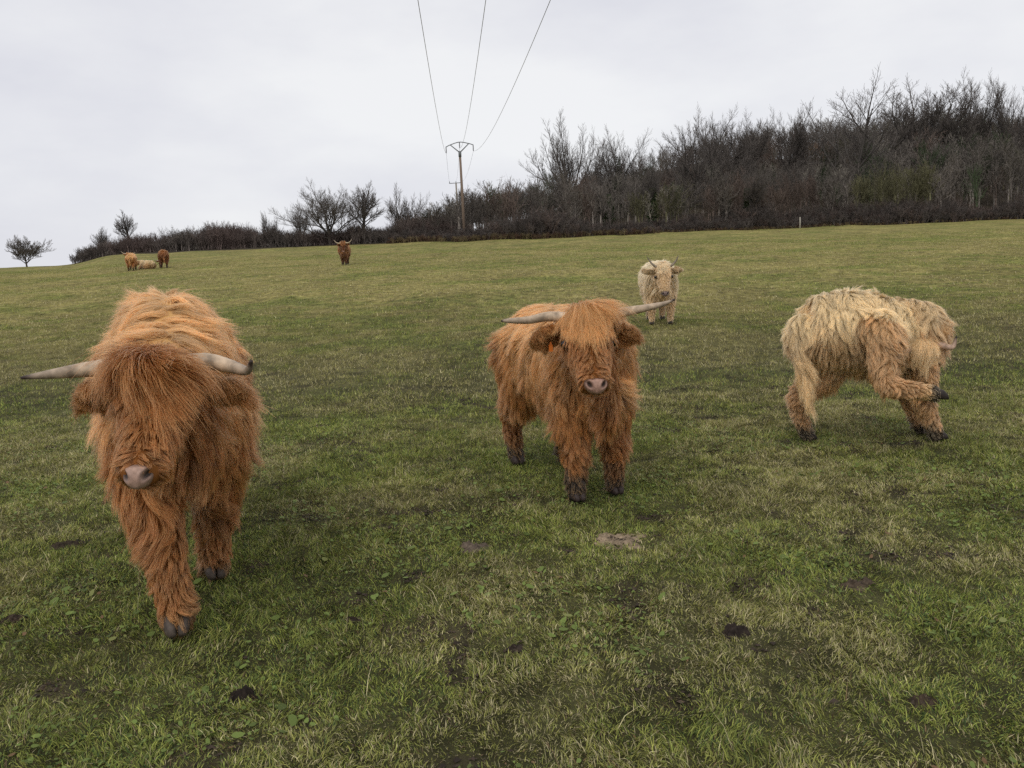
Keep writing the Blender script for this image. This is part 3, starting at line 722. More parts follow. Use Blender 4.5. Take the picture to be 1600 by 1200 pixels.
            Fq += [(0, 1, 3, 2), (12, 14, 15, 13)]
            me = mesh_quads('ear_tag', [tuple(v) for v in o_], Fq, False); link('ear_tag', me, MAT_TAG, eo)
    # ---- eyes
    for sy in (-1, 1):
        b = [[], []]; add_ell(b, hp(0.152, sy * (0.118 if S.get('eyeclear', 0.042) else 0.105), -0.034), (0.024 * hs,) * 3); link('eye', bag_mesh('eye', b), MAT_EYE, root)
    # ---- nose pad with nostrils
    nu, nv_ = 26, 18; Vn = []; Cn = []; nc = np.array(S.get('nose', (0.40, 0.235, 0.170)))
    for i in range(nu + 1):
        for j in range(nv_ + 1):
            u = i / nu * 2 - 1; v = j / nv_ * 2 - 1
            wy = 0.058 * S.get('nose_w', 1.0) * (1 - 0.25 * (v < 0) * v * v) * (1 + 0.10 * v); y = u * wy * math.sqrt(1 - 0.30 * v * v); z = v * 0.041 * math.sqrt(1 - 0.35 * u * u)
            x = 0.018 - 0.034 * (u * u) ** 1.1 - 0.012 * v * v
            nd = math.hypot((abs(y) - 0.034) / 0.0115, (z - 0.010 - (abs(y) - 0.034) * 0.6) / 0.0125)
            h_ = math.exp(-nd ** 2 * 0.9); rim_ = math.exp(-(nd - 1.7) ** 2 * 2.2) * 0.006
            Vn.append(hp(*(PC + PR @ np.array([x + 0.006 - 0.020 * h_ + rim_ - 0.03 * max(abs(u), abs(v)) ** 12, y, z]))))
            Cn.append(nc * (1 - 0.93 * min(1, h_ * 1.5)) * (1.0 - 0.45 * sstep(0.75, 1.0, max(abs(u), abs(v)))))
    i = np.arange((nu + 1) * (nv_ + 1)).reshape(nu + 1, nv_ + 1); Q = np.stack([i[:-1, :-1], i[1:, :-1], i[1:, 1:], i[:-1, 1:]], -1).reshape(-1, 4)
    me = mesh_quads('nose_pad', Vn, Q); set_col(me, 'tint', np.array(Cn)); link('nose_pad', me, MAT_NOSE, root)
    # ---- cloven hooves
    for lg in S['legs']:
        p = np.array(lg['j'][-1][0]); f = np.array(lg.get('hoof', (1, 0, -0.25))); F = frame_from(f); b = [[], []]; z0 = lg.get('hz', 1)
        for sy in (-1, 1):
            if z0:
                loft(b, [p + np.array((-0.028, sy * 0.021, 0.014)) @ np.eye(3), p + np.array((0.015, sy * 0.022, 0.010)), p + np.array((0.044, sy * 0.018, -0.002)), p + np.array((0.062, sy * 0.013, -0.012))],
                     [(0.021, 0.040), (0.021, 0.036), (0.018, 0.024), (0.011, 0.010)], 12)
            else:
                loft(b, [p + F @ np.array((-0.03, sy * 0.021, 0)), p + F @ np.array((0.02, sy * 0.022, 0)), p + F @ np.array((0.048, sy * 0.019, -0.006)), p + F @ np.array((0.072, sy * 0.014, -0.014))],
                     [(0.020, 0.034), (0.020, 0.032), (0.017, 0.022), (0.010, 0.009)], 12, up=tuple(F[:, 2]))
        me = bag_mesh('hoof', b); hv = np.concatenate(b[0])
        if z0: 
            co = np.array(hv); co[:, 2] = np.maximum(co[:, 2], 0.0); me.vertices.foreach_set('co', co.astype(np.float32).ravel()); me.update()
        set_col(me, 'tint', np.tile(np.array(S.get('hoofc', (0.07, 0.05, 0.04))), (len(hv), 1))); link('hoof', me, MAT_HOOF, root)
    return root

# ---- skeletons (local: +X forward, +Y the animal's left, metres)
TORSO = [(-0.64, 0, .90, .07, .09), (-0.585, 0, .85, .165, .20), (-0.42, 0, .81, .225, .255), (-0.15, 0, .76, .255, .295), (0.12, 0, .755, .255, .305), (0.32, 0, .77, .235, .30), (0.46, 0, .78, .185, .25), (0.55, 0, .79, .10, .15)]
def leg_f(x, y, x1=None, z1=None, lift=0.0):
    x1 = x if x1 is None else x1
    return {'j': [((0.33, y * 0.95, .70), .115), ((x * .5 + .165, y, .47), .088), ((x * .6 + x1 * .4, y, .29), .055), ((x1 - 0.0, y, .11), .041), ((x1 + 0.0, y, .055), .045)]}
def leg_h(x, y):
    return {'j': [((-0.45, y * 0.85, .78), .17), ((-0.36, y * 1.05, .55), .125), ((x - 0.06, y, .36), .060), ((x - 0.02, y, .11), .041), ((x, y, .055), .044)]}
GINGER = dict(color=(0.55, 0.237, 0.067), light=(0.90, 0.52, 0.195), dark=(0.36, 0.130, 0.036))
PALE = dict(color=(0.82, 0.52, 0.24), light=(0.98, 0.765, 0.43), dark=(0.60, 0.33, 0.14), side=0.62, lkv=0.5)
def place(px, py): x, y = on_ground(px, py); return x, y
def cow_at(name, spec, px, py, anchor, yaw, scale, label, detail=1.0, group='highland cattle in the pasture', dz=-0.018):
    """stand the cow so that its local anchor point (x, y) rests at the ground under this direction"""
    gx, gy = place(px, py); a = rad(yaw); ax, ay = anchor[0] * scale, anchor[1] * scale
    x = gx - (ax * math.cos(a) - ay * math.sin(a)); y = gy - (ax * math.sin(a) + ay * math.cos(a))
    pts = [(x + (u * math.cos(a) - v * math.sin(a)) * scale, y + (u * math.sin(a) + v * math.cos(a)) * scale) for u, v in ((.36, .15), (.36, -.15), (-.5, .15), (-.5, -.15))]
    z = float(np.mean([gz(*p) for p in pts])) + dz
    r = cow(name, spec, (x, y, z), a, scale, detail, label, group)
    sl = (gz(*pts[0]) + gz(*pts[1]) - gz(*pts[2]) - gz(*pts[3])) / 2 / (0.86 * scale)
    r.rotation_euler = (0, -math.atan(sl), a)
    return r

# --- walking ginger cow, head low, right fore leg (image left) stepping forward
C1 = dict(GINGER, seed=3, hairs=180000, fl_hairs=80000, pastern=0.05, cheek=0.05, fl_clear=0.008, eyeclear=0, torso=[(x, y, z + .04, a * .80, b) for (x, y, z, a, b) in TORSO],
    neck=[((0.36, 0, .82), .20), ((0.56, -.02, .85), .155), ((0.72, -.05, .87), .12)],
    head_pos=(0.80, -0.05, 0.925), head_dir=(0.75, -0.20, -0.62), head_up=(0, 0, 1), head_scale=0.88,
    extra=[((0.46, 0, .62), .13, (0.60, -0.02, .66), .10, 'dewlap'), ((0.62, 0.04, .74), .09, (0.66, 0.05, .60), .055, 'dewlap')],
    legs=[{'j': [((0.36, -.12, .70), .110), ((0.47, -.11, .47), .080), ((0.60, -.08, .29), .055), ((0.66, -.06, .11), .045), ((0.68, -.06, .055), .048)]},
          {'j': [((0.33, .13, .70), .11), ((0.27, .12, .47), .08), ((0.24, .10, .29), .055), ((0.18, .09, .11), .044), ((0.20, .09, .055), .046)]},
          leg_h(-0.38, .15), leg_h(-0.62, -.15)],
    tail=[(-0.64, 0, .94), (-0.72, 0, .85), (-0.74, 0, .65), (-0.73, 0, .42)],
    horn=[(0.00, .085, .005), (-0.005, .17, .01), (0.03, .25, .02), (0.09, .32, .055), (0.10, .345, .11)], horn_r0=0.034,
    horn_r=[(0.00, .085, .005), (0.0, .19, .005), (0.0, .32, -.01), (0.005, .44, -.02)],
    ear=(0.12, 1.0, -0.30), fl_lift=0.10, forelock=0.28, fl_grav=0.10, fl_wav=0.40, nose_w=0.82, mudh=0.13, mudamt=0.7, fl_col=-0.5, top=0.95, nose=(0.42, 0.27, 0.20), fl_w=0.062, fl_sp=0.0, hoofc=(0.085, 0.065, 0.05), mud=(0.10, 0.06, 0.035))
# --- standing ginger cow with level head
C2 = dict(GINGER, eyeclear=0.026, seed=7, hairs=155000, fl_hairs=90000, torso=TORSO,
    neck=[((0.36, 0, .86), .20), ((0.52, -.05, .92), .165), ((0.64, -.11, .96), .13)],
    head_pos=(0.72, -0.185, 1.055), head_dir=(0.76, -0.20, -0.62), head_up=(0, 0, 1), head_scale=0.98,
    extra=[((0.46, 0, .60), .13, (0.54, 0, .62), .10, 'dewlap'), ((0.70, -0.10, .80), .07, (0.68, -0.06, .52), .045, 'dewlap')],
    legs=[leg_f(.36, .125), leg_f(.40, -.125), leg_h(-0.42, .15), leg_h(-0.56, -.15)],
    tail=[(-0.64, 0, .94), (-0.72, 0, .85), (-0.72, 0, .65), (-0.70, 0, .40)],
    horn=[(0.00, .085, .005), (-0.02, .19, .01), (-0.02, .29, .03), (-0.02, .39, .055), (-0.03, .455, .075)], horn_r0=0.028,
    horn_r=[(0.00, .085, .005), (-0.02, .19, .0), (-0.01, .29, -.01), (0.0, .39, .0), (0.0, .43, .0)],
    ear=(0.10, 1.0, -0.35), tag_side=-1, fl_lift=0.42, forelock=0.225, fl_grav=0.20, fl_col=0.5, fl_sp=2.2, mudh=0.25, hoofc=(0.05, 0.035, 0.03), tip0=0.9)
# --- pale cow scratching its face with a raised hind foot
C3 = dict(PALE, seed=11, hairs=155000, fl_hairs=50000,
    torso=[(-0.60, 0, .92, .06, .08), (-0.555, 0, .88, .155, .20), (-0.40, 0, .87, .22, .255), (-0.17, 0, .84, .245, .275), (0.08, 0, .77, .25, .26), (0.21, -.01, .76, .225, .25), (0.32, -.03, .76, .17, .21), (0.39, -.05, .77, .10, .13)],
    neck=[((0.10, .0, .85), .19), ((0.22, -.05, .84), .18), ((0.27, -.14, .79), .15), ((0.20, -.22, .74), .12)],
    head_pos=(0.17, -0.27, 0.73), head_dir=(0.10, -0.12, -0.98), head_up=(-0.35, -0.9, 0.3), head_scale=0.82,
    extra=[((0.22, -.05, .64), .11, (0.24, -.10, .58), .085, 'neck'), ((-0.36, -0.13, .86), .16, (-0.14, -0.22, .84), .15, 'torso')],
    legs=[leg_h(-0.50, .12),
          {'j': [((-0.28, -.16, .87), .15), ((-0.15, -.34, .82), .115), ((-0.22, -.50, .53), .058), ((-0.03, -.58, .475), .043), ((0.09, -.60, .45), .043)], 'hoof': (0.9, 0, -0.3), 'hz': 0},
          {'j': [((0.22, -.12, .66), .10), ((0.22, -.14, .45), .080), ((0.26, -.14, .28), .056), ((0.33, -.14, .11), .042), ((0.36, -.14, .055), .047)]},
          {'j': [((0.22, .12, .66), .10), ((0.24, .13, .45), .080), ((0.30, .13, .28), .054), ((0.36, .13, .11), .040), ((0.39, .13, .055), .044)]}],
    tail=[(-0.59, -.01, .97), (-0.655, -.06, .88), (-0.645, -.12, .66), (-0.61, -.15, .46), (-0.59, -.16, .36)],
    horn=[(0.00, .085, .005), (0.01, .14, .02), (0.035, .19, .04), (0.03, .225, .03), (-0.02, .25, .02), (-0.05, .26, .02)],
    horn_r=[(0.00, .085, .005), (0.01, .14, .02), (0.02, .19, .03), (0.00, .23, .03), (-0.04, .25, .02)],
    horn_base=(0.62, 0.42, 0.30), horn_mid=(0.50, 0.34, 0.24), horn_tip=(0.02, 0.015, 0.012), tip0=0.62,
    ear=(-0.75, 0.5, -0.2), fl_lift=0.35, forelock=0.17, fl_grav=0.2, fl_col=0.5, mudh=0.17, muddy=[((0.13, -.60, .44), .13)], hoofc=(0.04, 0.03, 0.025), hairlen=0.85)
# --- pale calf-like cow looking at the camera from farther off
C4 = dict(color=(0.92, 0.69, 0.39), light=(0.99, 0.84, 0.56), dark=(0.80, 0.54, 0.28), lkv=0.45, seed=17, hairs=90000, torso=[(x, y, z, a * 1.10, b * 1.08) for (x, y, z, a, b) in TORSO],
    neck=[((0.36, 0, .84), .23), ((0.54, .0, .88), .18), ((0.66, .0, .93), .14)],
    head_pos=(0.74, 0.0, 1.02), head_dir=(0.55, 0.0, -0.83), head_up=(0.86, 0, 0.5), head_scale=1.12,
    extra=[((0.46, 0, .58), .15, (0.56, 0, .60), .12, 'dewlap')],
    legs=[leg_f(.36, .16), leg_f(.38, -.16), leg_h(-0.46, .13), leg_h(-0.54, -.10)],
    tail=[(-0.64, 0, .94), (-0.72, 0, .85), (-0.72, 0, .65)],
    horn=[(0.00, .10, .00), (-0.03, .15, .02), (-0.09, .20, .04), (-0.15, .23, .05)], horn_r0=0.02,
    horn_base=(0.34, 0.27, 0.19), horn_mid=(0.20, 0.16, 0.12),
    ear=(0.02, 1.0, -0.2), fl_lift=0.4, forelock=0.12, fl_hairs=26000, fl_col=0.5, mudh=0.09, r0=0.0015, top=1.0, nose=(0.20, 0.14, 0.12), hoofc=(0.05, 0.04, 0.03), voxel=0.02)
BROWN = dict(color=(0.30, 0.10, 0.028), light=(0.50, 0.21, 0.06), dark=(0.10, 0.038, 0.017))
C5 = dict(BROWN, seed=19, hairs=90000, torso=TORSO,
    neck=[((0.36, 0, .86), .22), ((0.54, .02, .93), .18), ((0.68, .03, 1.0), .14)],
    head_pos=(0.76, 0.04, 1.10), head_dir=(0.55, 0.02, -0.83), head_up=(0.86, 0, 0.5), head_scale=1.05,
    extra=[((0.46, 0, .56), .14, (0.56, 0, .58), .11, 'dewlap')],
    legs=[leg_f(.40, .09), leg_f(.30, -.08), leg_h(-0.46, .12), leg_h(-0.56, -.12)],
    tail=[(-0.64, 0, .94), (-0.72, 0, .85), (-0.72, 0, .65)],
    horn=[(0.00, .085, .00), (0.0, .19, -.01), (-0.03, .30, .0), (-0.12, .38, .02), (-0.20, .43, .03)], horn_r0=0.028,
    horn_base=(0.62, 0.50, 0.32), horn_mid=(0.45, 0.36, 0.25), ear=(0.15, 1.0, -0.2), fl_lift=0.5, forelock=0.18, fl_hairs=20000, r0=0.004, top=1.0, mudh=0.2, voxel=0.022)
C6 = dict(GINGER, seed=23, hairs=90000, torso=[(x, y, z, a * 1.08, b * 1.05) for (x, y, z, a, b) in TORSO],
    neck=[((0.36, 0, .86), .22), ((0.52, .10, .92), .18), ((0.60, .20, .98), .14)],
    head_pos=(0.64, 0.28, 1.04), head_dir=(0.45, 0.35, -0.80), head_up=(0.6, 0.2, 0.6), head_scale=1.0,
    legs=[leg_f(.36, .15), leg_f(.40, -.15), leg_h(-0.46, .15), leg_h(-0.56, -.15)],
    tail=[(-0.64, 0, .94), (-0.72, 0, .85), (-0.74, 0, .60), (-0.72, 0, .35)],
    horn=[(0.00, .085, .00), (0.0, .19, .0), (-0.03, .30, .01), (-0.10, .40, .02), (-0.2, .46, .03)], horn_r0=0.03,
    horn_base=(0.7, 0.62, 0.46), horn_mid=(0.6, 0.52, 0.4), forelock=0.16, fl_hairs=12000, r0=0.005, top=1.0, mudh=0.3, voxel=0.024)
C7 = dict(BROWN, C6, **BROWN) if False else dict(C6, **BROWN); C7 = dict(C7, seed=29, top=0.35, side=0.0,
    neck=[((0.36, 0, .80), .21), ((0.52, .06, .64), .17), ((0.62, .12, .50), .13)],
    head_pos=(0.68, 0.16, 0.44), head_dir=(0.35, 0.1, -0.93), head_up=(1, 0.1, 0.3), hairs=80000)
LIE = [(x, y, z - 0.45, a * 1.15, b * 0.95) for (x, y, z, a, b) in TORSO]
C8 = dict(PALE, seed=31, hairs=60000, floor=0.01, torso=LIE,
    neck=[((0.36, 0, .44), .19), ((0.54, .05, .48), .15), ((0.66, .10, .52), .12)],
    head_pos=(0.74, 0.14, 0.56), head_dir=(0.75, 0.3, -0.6), head_up=(0.5, 0.2, 0.8), head_scale=1.0,
    legs=[{'j': [((0.30, .20, .22), .11), ((0.50, .22, .12), .075), ((0.62, .22, .08), .05), ((0.46, .24, .06), .04), ((0.40, .24, .055), .04)]},
          {'j': [((0.30, -.20, .22), .11), ((0.50, -.22, .12), .075), ((0.62, -.22, .08), .05), ((0.46, -.24, .06), .04), ((0.40, -.24, .055), .04)]},
          {'j': [((-0.40, .24, .26), .16), ((-0.15, .32, .17), .10), ((-0.30, .36, .08), .055), ((-0.12, .36, .06), .04), ((-0.05, .36, .055), .04)]},
          {'j': [((-0.40, -.24, .26), .16), ((-0.15, -.32, .17), .10), ((-0.30, -.36, .08), .055), ((-0.12, -.36, .06), .04), ((-0.05, -.36, .055), .04)]}],
    horn=[(0.00, .085, .00), (0.0, .17, .0), (-0.03, .23, .01)], forelock=0.10, fl_hairs=8000, r0=0.005, top=1.0, mudh=0.05, voxel=0.024)

if want('c1'): cow_at('highland_cow', C1, 278, 998, (0.70, -.06), -68, 1.22, 'big ginger cow walking towards us with lowered head, one fore leg stepping forward')
if want('c2'): cow_at('highland_cow', C2, 930, 780, (0.37, 0), -72, 1.06, 'ginger cow standing with raised head, long horns and an orange ear tag')
if want('c3'): cow_at('highland_cow', C3, 1262, 689, (-0.50, .12), 3, 0.98, 'pale blond cow bending round to scratch its face with a raised hind foot')
if want('c4'): cow_at('highland_cow', C4, 1033, 512, (0.37, 0), -93, 0.98, 'cream cow with short upright horns facing us behind the standing ginger cow', 0.35)
if want('c5'): cow_at('highland_cow', C5, 538, 414, (0.37, 0), -84, 1.06, 'lone dark brown cow facing us in the distance below the round bare tree', 0.12)
if want('c6'): cow_at('highland_cow', C6, 205, 422, (-0.5, 0), 105, 0.90, 'distant ginger cow seen from behind, one white horn showing, left of the lying cow', 0.08)
if want('c7'): cow_at('highland_cow', C7, 257, 419, (-0.5, 0), 112, 0.98, 'distant dark brown cow grazing with its head down, right of the lying cow', 0.08)
if want('c8'): cow_at('highland_cow', C8, 230, 419.5, (0, 0), 150, 0.85, 'pale cow lying in the grass between two standing cows far off', 0.08)
# ------------------------------------------------------------------ bare winter trees
MAT_BARK = attr_mat('bark', 'tint', rough=0.9, spec=0.1)
MAT_TWIG = attr_mat('twigs', 'tint', rough=0.9, spec=0.1)
NP = 5
def grow_tree(seed, style, H=1.0, levels=4, dens=1.0):
    """polylines of a leafless tree of height about 1; returns list of (level, pts(NP,3), r0, r1)"""
    rg = random.Random(seed); out_ = []
    st = {'round': dict(th=0.24, n=(12, 8, 7, 7), ang=(54, 46, 44, 42), ln=(0.58, 0.50, 0.50, 0.5), up=(0.25, 0.20, 0.16, 0.16), fork=0.30),
          'vase': dict(th=0.28, n=(10, 8, 7, 7), ang=(36, 34, 36, 38), ln=(0.66, 0.46, 0.48, 0.5), up=(0.30, 0.28, 0.25, 0.2), fork=0.25),
          'slim': dict(th=0.62, n=(20, 7, 6, 6), ang=(46, 40, 38, 36), ln=(0.36, 0.50, 0.48, 0.5), up=(0.35, 0.25, 0.2, 0.2), fork=0.30),
          'oak': dict(th=0.36, n=(7, 6, 5, 5), ang=(56, 46, 48, 46), ln=(0.62, 0.50, 0.48, 0.5), up=(0.16, 0.16, 0.14, 0.12), fork=0.32)}[style]
    def go(p, d, L, r, lv):
        pts = [p]; dd = d.normalized(); kink = 0.13 if lv < 2 else 0.09
        for k in range(NP - 1):
            dd = (dd + Vector((rg.gauss(0, kink), rg.gauss(0, kink), rg.gauss(0, kink) + st['up'][min(lv, 3)] * (0.5 if lv else 0)))).normalized()
            pts.append(pts[-1] + dd * (L / (NP - 1)))
        r1 = r * (0.45 if lv else 0.55)
        out_.append((lv, [tuple(q) for q in pts], r, r1))
        if lv >= levels: return
        n = st['n'][lv] if lv < 4 else 3
        n = max(2, round(n * dens * rg.uniform(0.8, 1.2)))
        a0 = rg.uniform(0, 6.28)
        for i in range(n):
            f = (st['fork'] + (1 - st['fork']) * (i + rg.random() * .8) / n) if lv else (0.45 + 0.55 * (i + rg.random()) / n)
            f = min(f, 0.999); k = f * (NP - 1); ki = int(k); q = pts[ki].lerp(pts[ki + 1], k - ki)
            ax = (pts[ki + 1] - pts[ki]).normalized(); side = ax.orthogonal().normalized(); az = a0 + i * 2.4 + rg.uniform(-.5, .5)
            side = Quaternion(ax, az) @ side; an = rad(st['ang'][min(lv, 3)] * rg.uniform(0.65, 1.25)) * (1.1 - 0.35 * f)
            nd = ax * math.cos(an) + side * math.sin(an)
            if nd.z < -0.1: nd.z *= 0.3
            ln = (st['ln'][min(lv, 3)] * (H if lv == 0 else L)) * rg.uniform(0.7, 1.15) * (1.15 - 0.45 * f)
            go(q, nd, ln, max(0.0006, (r + (r1 - r) * f) * rg.uniform(0.44, 0.62)), lv + 1)
        if lv == 0 or rg.random() < .7: go(pts[-1], dd, (st['ln'][min(lv, 3)] * (H * 0.9 if lv == 0 else L)) * .9, r1 * 0.85, lv + 1)
    th = st['th'] * H
    go(Vector((0, 0, -0.02)), Vector((rg.gauss(0, .03), rg.gauss(0, .03), 1)), th, 0.024 * H, 0)
    zm = max(q[2] for _, pts, _, _ in out_ for q in pts)
    s = H / zm
    return [(lv, np.array(p) * s, r0 * s, r1 * s) for lv, p, r0, r1 in out_]
def tubes(polys, nside, rmin=0.0):
    """tube mesh through many NP-point polylines at once"""
    P = np.array([p for _, p, _, _ in polys]); n = len(P); r0 = np.array([a for _, _, a, _ in polys]); r1 = np.array([a for _, _, _, a in polys])
    T = np.gradient(P, axis=1); T = nrm(T); ref = np.where(np.abs(T[..., 2:3]) > 0.9, np.array([1.0, 0, 0]), np.array([0, 0, 1.0]))
    A = nrm(np.cross(T, ref)); B = np.cross(T, A); t = np.linspace(0, 1, NP)
    R_ = np.maximum(r0[:, None] * (1 - t) + r1[:, None] * t, rmin); a = np.linspace(0, 2 * np.pi, nside, endpoint=False)
    V = P[:, :, None, :] + (A[:, :, None, :] * np.cos(a)[:, None] + B[:, :, None, :] * np.sin(a)[:, None]) * R_[:, :, None, None]
    i = np.arange(n * NP * nside).reshape(n, NP, nside); j = np.roll(i, -1, 2)
    Q = np.stack([i[:, :-1], j[:, :-1], j[:, 1:], i[:, 1:]], -1).reshape(-1, 4)
    return V.reshape(-1, 3), Q
VAR = {}
def variant(style, seed, Hm):
    """trunk mesh and crown mesh of unit height (twig thickness set for a tree Hm metres tall)"""
    key = (style, seed)
    if key in VAR: return VAR[key]
    pl = grow_tree(seed, style)
    tr = [q for q in pl if q[0] == 0]; cw = [q for q in pl if q[0] > 0]
    V, Q = tubes(tr, 8, 0.0); mt = mesh_quads('trunk', V, Q); rg = np.random.default_rng(seed)
    set_col(mt, 'tint', np.array([0.085, 0.072, 0.058]) * (0.6 + 0.8 * fbm(V[:, 0] * 60, V[:, 1] * 60, V[:, 2] * 12, seed=3)[:, None]))
    big = [q for q in cw if q[0] <= 2]; sm = [q for q in cw if q[0] > 2]
    V1, Q1 = tubes(big, 5, 0.014 / Hm); V2, Q2 = tubes(sm, 3, 0.0085 / Hm)
    V = np.concatenate([V1, V2]); mc = mesh_quads('crown', V, np.concatenate([Q1, Q2 + len(V1)]))
    C = np.concatenate([np.tile([0.090, 0.080, 0.070], (len(V1), 1)), np.tile([0.150, 0.130, 0.114], (len(V2), 1))]); set_col(mc, 'tint', C)
    VAR[key] = (mt, mc); return VAR[key]
def xy_at(px, Y, py=330):
    o, d = px_ray(px, py); t = (Y - o.y) / d.y; return (o + d * t).x
def z_at(px, py, Y):
    o, d = px_ray(px, py); t = (Y - o.y) / d.y; return (o + d * t).z
def tree_thing(px, top, Y, style, seed, label, wide=1.0, ivy=0, group='bare winter trees', name='bare_tree', pale=False):
    X = xy_at(px, Y, (top + 350) / 2); g = gz(X, Y); Hh = z_at(px, top, Y) - g
    mt, mc = variant(style, seed, 4.5 if px == 36 else 12.0)
    root = empty(name, (X, Y, g - 0.1)); tag(root, label, 'tree', group)
    rz = seed * 1.7 + px
    for nm, me in (('trunk', mt), ('crown', mc)):
        if nm == 'trunk' and pale:
            me = me.copy(); set_col_existing(me, 1.0, (0.36, 0.34, 0.29))
        o = bpy.data.objects.new(nm, me); COL.objects.link(o); o.parent = root
        if not me.materials: me.materials.append(MAT_BARK if nm == 'trunk' else MAT_TWIG)
        o.rotation_euler = (0, 0, rz); o.scale = (Hh * wide, Hh * wide, Hh)
    if ivy:
        rg = np.random.default_rng(seed + 5); n = int(ivy * 2600); zz = rg.random(n) ** 1.2 * Hh * 0.62; a = rg.random(n) * 6.28
        rr = (0.25 + 0.35 * vnoise(zz * 1.5, a * 1.2, seed=seed)) * (1.1 - zz / Hh) * (0.7 + 0.6 * rg.random(n)) * 1.3
        c = np.stack([np.cos(a) * rr, np.sin(a) * rr, zz], 1); q = rg.normal(0, 0.075, (n, 3, 3)); V = (c[:, None] + q).reshape(-1, 3)
        me = mesh_from('ivy', V, np.arange(n * 3), np.arange(n) * 3, False); set_col(me, 'tint', np.repeat(np.array([0.035, 0.055, 0.018]) * (0.5 + rg.random((n, 1))), 3, 0))
        link('ivy', me, MAT_TWIG, root)
    return root
def set_col_existing(me, k, c):
    a = me.attributes['tint']; n = len(me.vertices); arr = np.empty(n * 4, np.float32); a.data.foreach_get('color', arr); arr = arr.reshape(-1, 4)
    arr[:, :3] = np.array(c) * (arr[:, :3].mean(1, keepdims=True) / arr[:, :3].mean()); a.data.foreach_set('color', arr.ravel())

TREES = [  # px, top py, distance, style, seed, label, width
 (36, 364, 140, 'round', 11, 'wide spreading dark bare oak standing alone at the far left', 1.17),
 (200, 326, 108, 'slim', 12, 'tall slender bare tree rising above the left hedge behind the standing cows', 1.38),
 (158, 352, 104, 'vase', 13, 'low bushy bare tree at the left end of the hedge', 1.38),
 (345, 340, 112, 'vase', 14, 'small bare tree poking out of the middle of the left hedge', 1.2),
 (268, 348, 110, 'round', 31, 'low round bare tree in the hedge just behind the dark grazing cow', 1.3),
 (424, 326, 98, 'vase', 15, 'thin pale stemmed bare tree left of the big round bare tree', 0.8),
 (470, 312, 104, 'vase', 16, 'bare tree leaning against the left side of the big round crown', 1.05),
 (512, 274, 97, 'round', 17, 'big bare tree with a dense round crown behind the lone brown cow', 1.51),
 (564, 277, 98, 'slim', 18, 'narrow bare tree right beside the big round bare tree', 1.21),
 (624, 281, 99, 'vase', 19, 'bare tree with fanned upright limbs left of the power poles', 1.15),
 (892, 168, 118, 'vase', 20, 'tall bare tree with feathery fanned crown at the low end of the wood', 1.01),
 (966, 187, 124, 'round', 21, 'pale twiggy bare tree just right of the feathery tall one', 0.97),
 (1062, 153, 120, 'round', 22, 'bare tree with broad radiating crown above the middle of the wood', 1.15),
 (1118, 172, 128, 'vase', 34, 'thin bare tree between the radiating crown and the fine twin crowns', 0.97),
 (1160, 158, 126, 'vase', 23, 'bare tree with fine upright twigs right of the broad radiating crown', 1.27),
 (1232, 163, 126, 'vase', 24, 'faint bare tree left of the gnarled giant', 0.99),
 (1326, 99, 112, 'oak', 25, 'gnarled giant bare tree with thick crooked limbs towering over the wood', 1.22),
 (1424, 98, 124, 'vase', 23, 'tall upright bare tree just right of the gnarled giant', 1.74),
 (1505, 105, 124, 'vase', 27, 'bare tree with pale forked trunk and soft round top near the right edge', 1.04),
 (1583, 104, 120, 'vase', 28, 'tall twiggy bare tree cut by the right edge of the picture', 1.04),
]
def build_trees():
    for k, (px, top, Y, st, sd_, lab, wd_) in enumerate(TREES):
        tree_thing(px, top, Y, st, sd_, lab, wd_, pale=(px in (424, 1505)), ivy=(0.8 if px in (966,) else 0))
    for (px, top, Y, sd_, lab) in ((952, 268, 101, 41, 'ivy covered tree inside the wood below the pale twiggy tree'), (1134, 262, 99, 42, 'ivy clad trunk in the wood below the fine twin crowns'), (1168, 258, 98, 43, 'rightmost of the ivy clad trunks in the wood'), (1020, 255, 102, 44, 'dark green ivy column in the middle of the wood')):
        tree_thing(px, top, Y, 'slim', sd_ % 2 + 50, lab, 0.9, ivy=1.0, group='ivy clad trees in the wood', name='ivy_clad_tree')

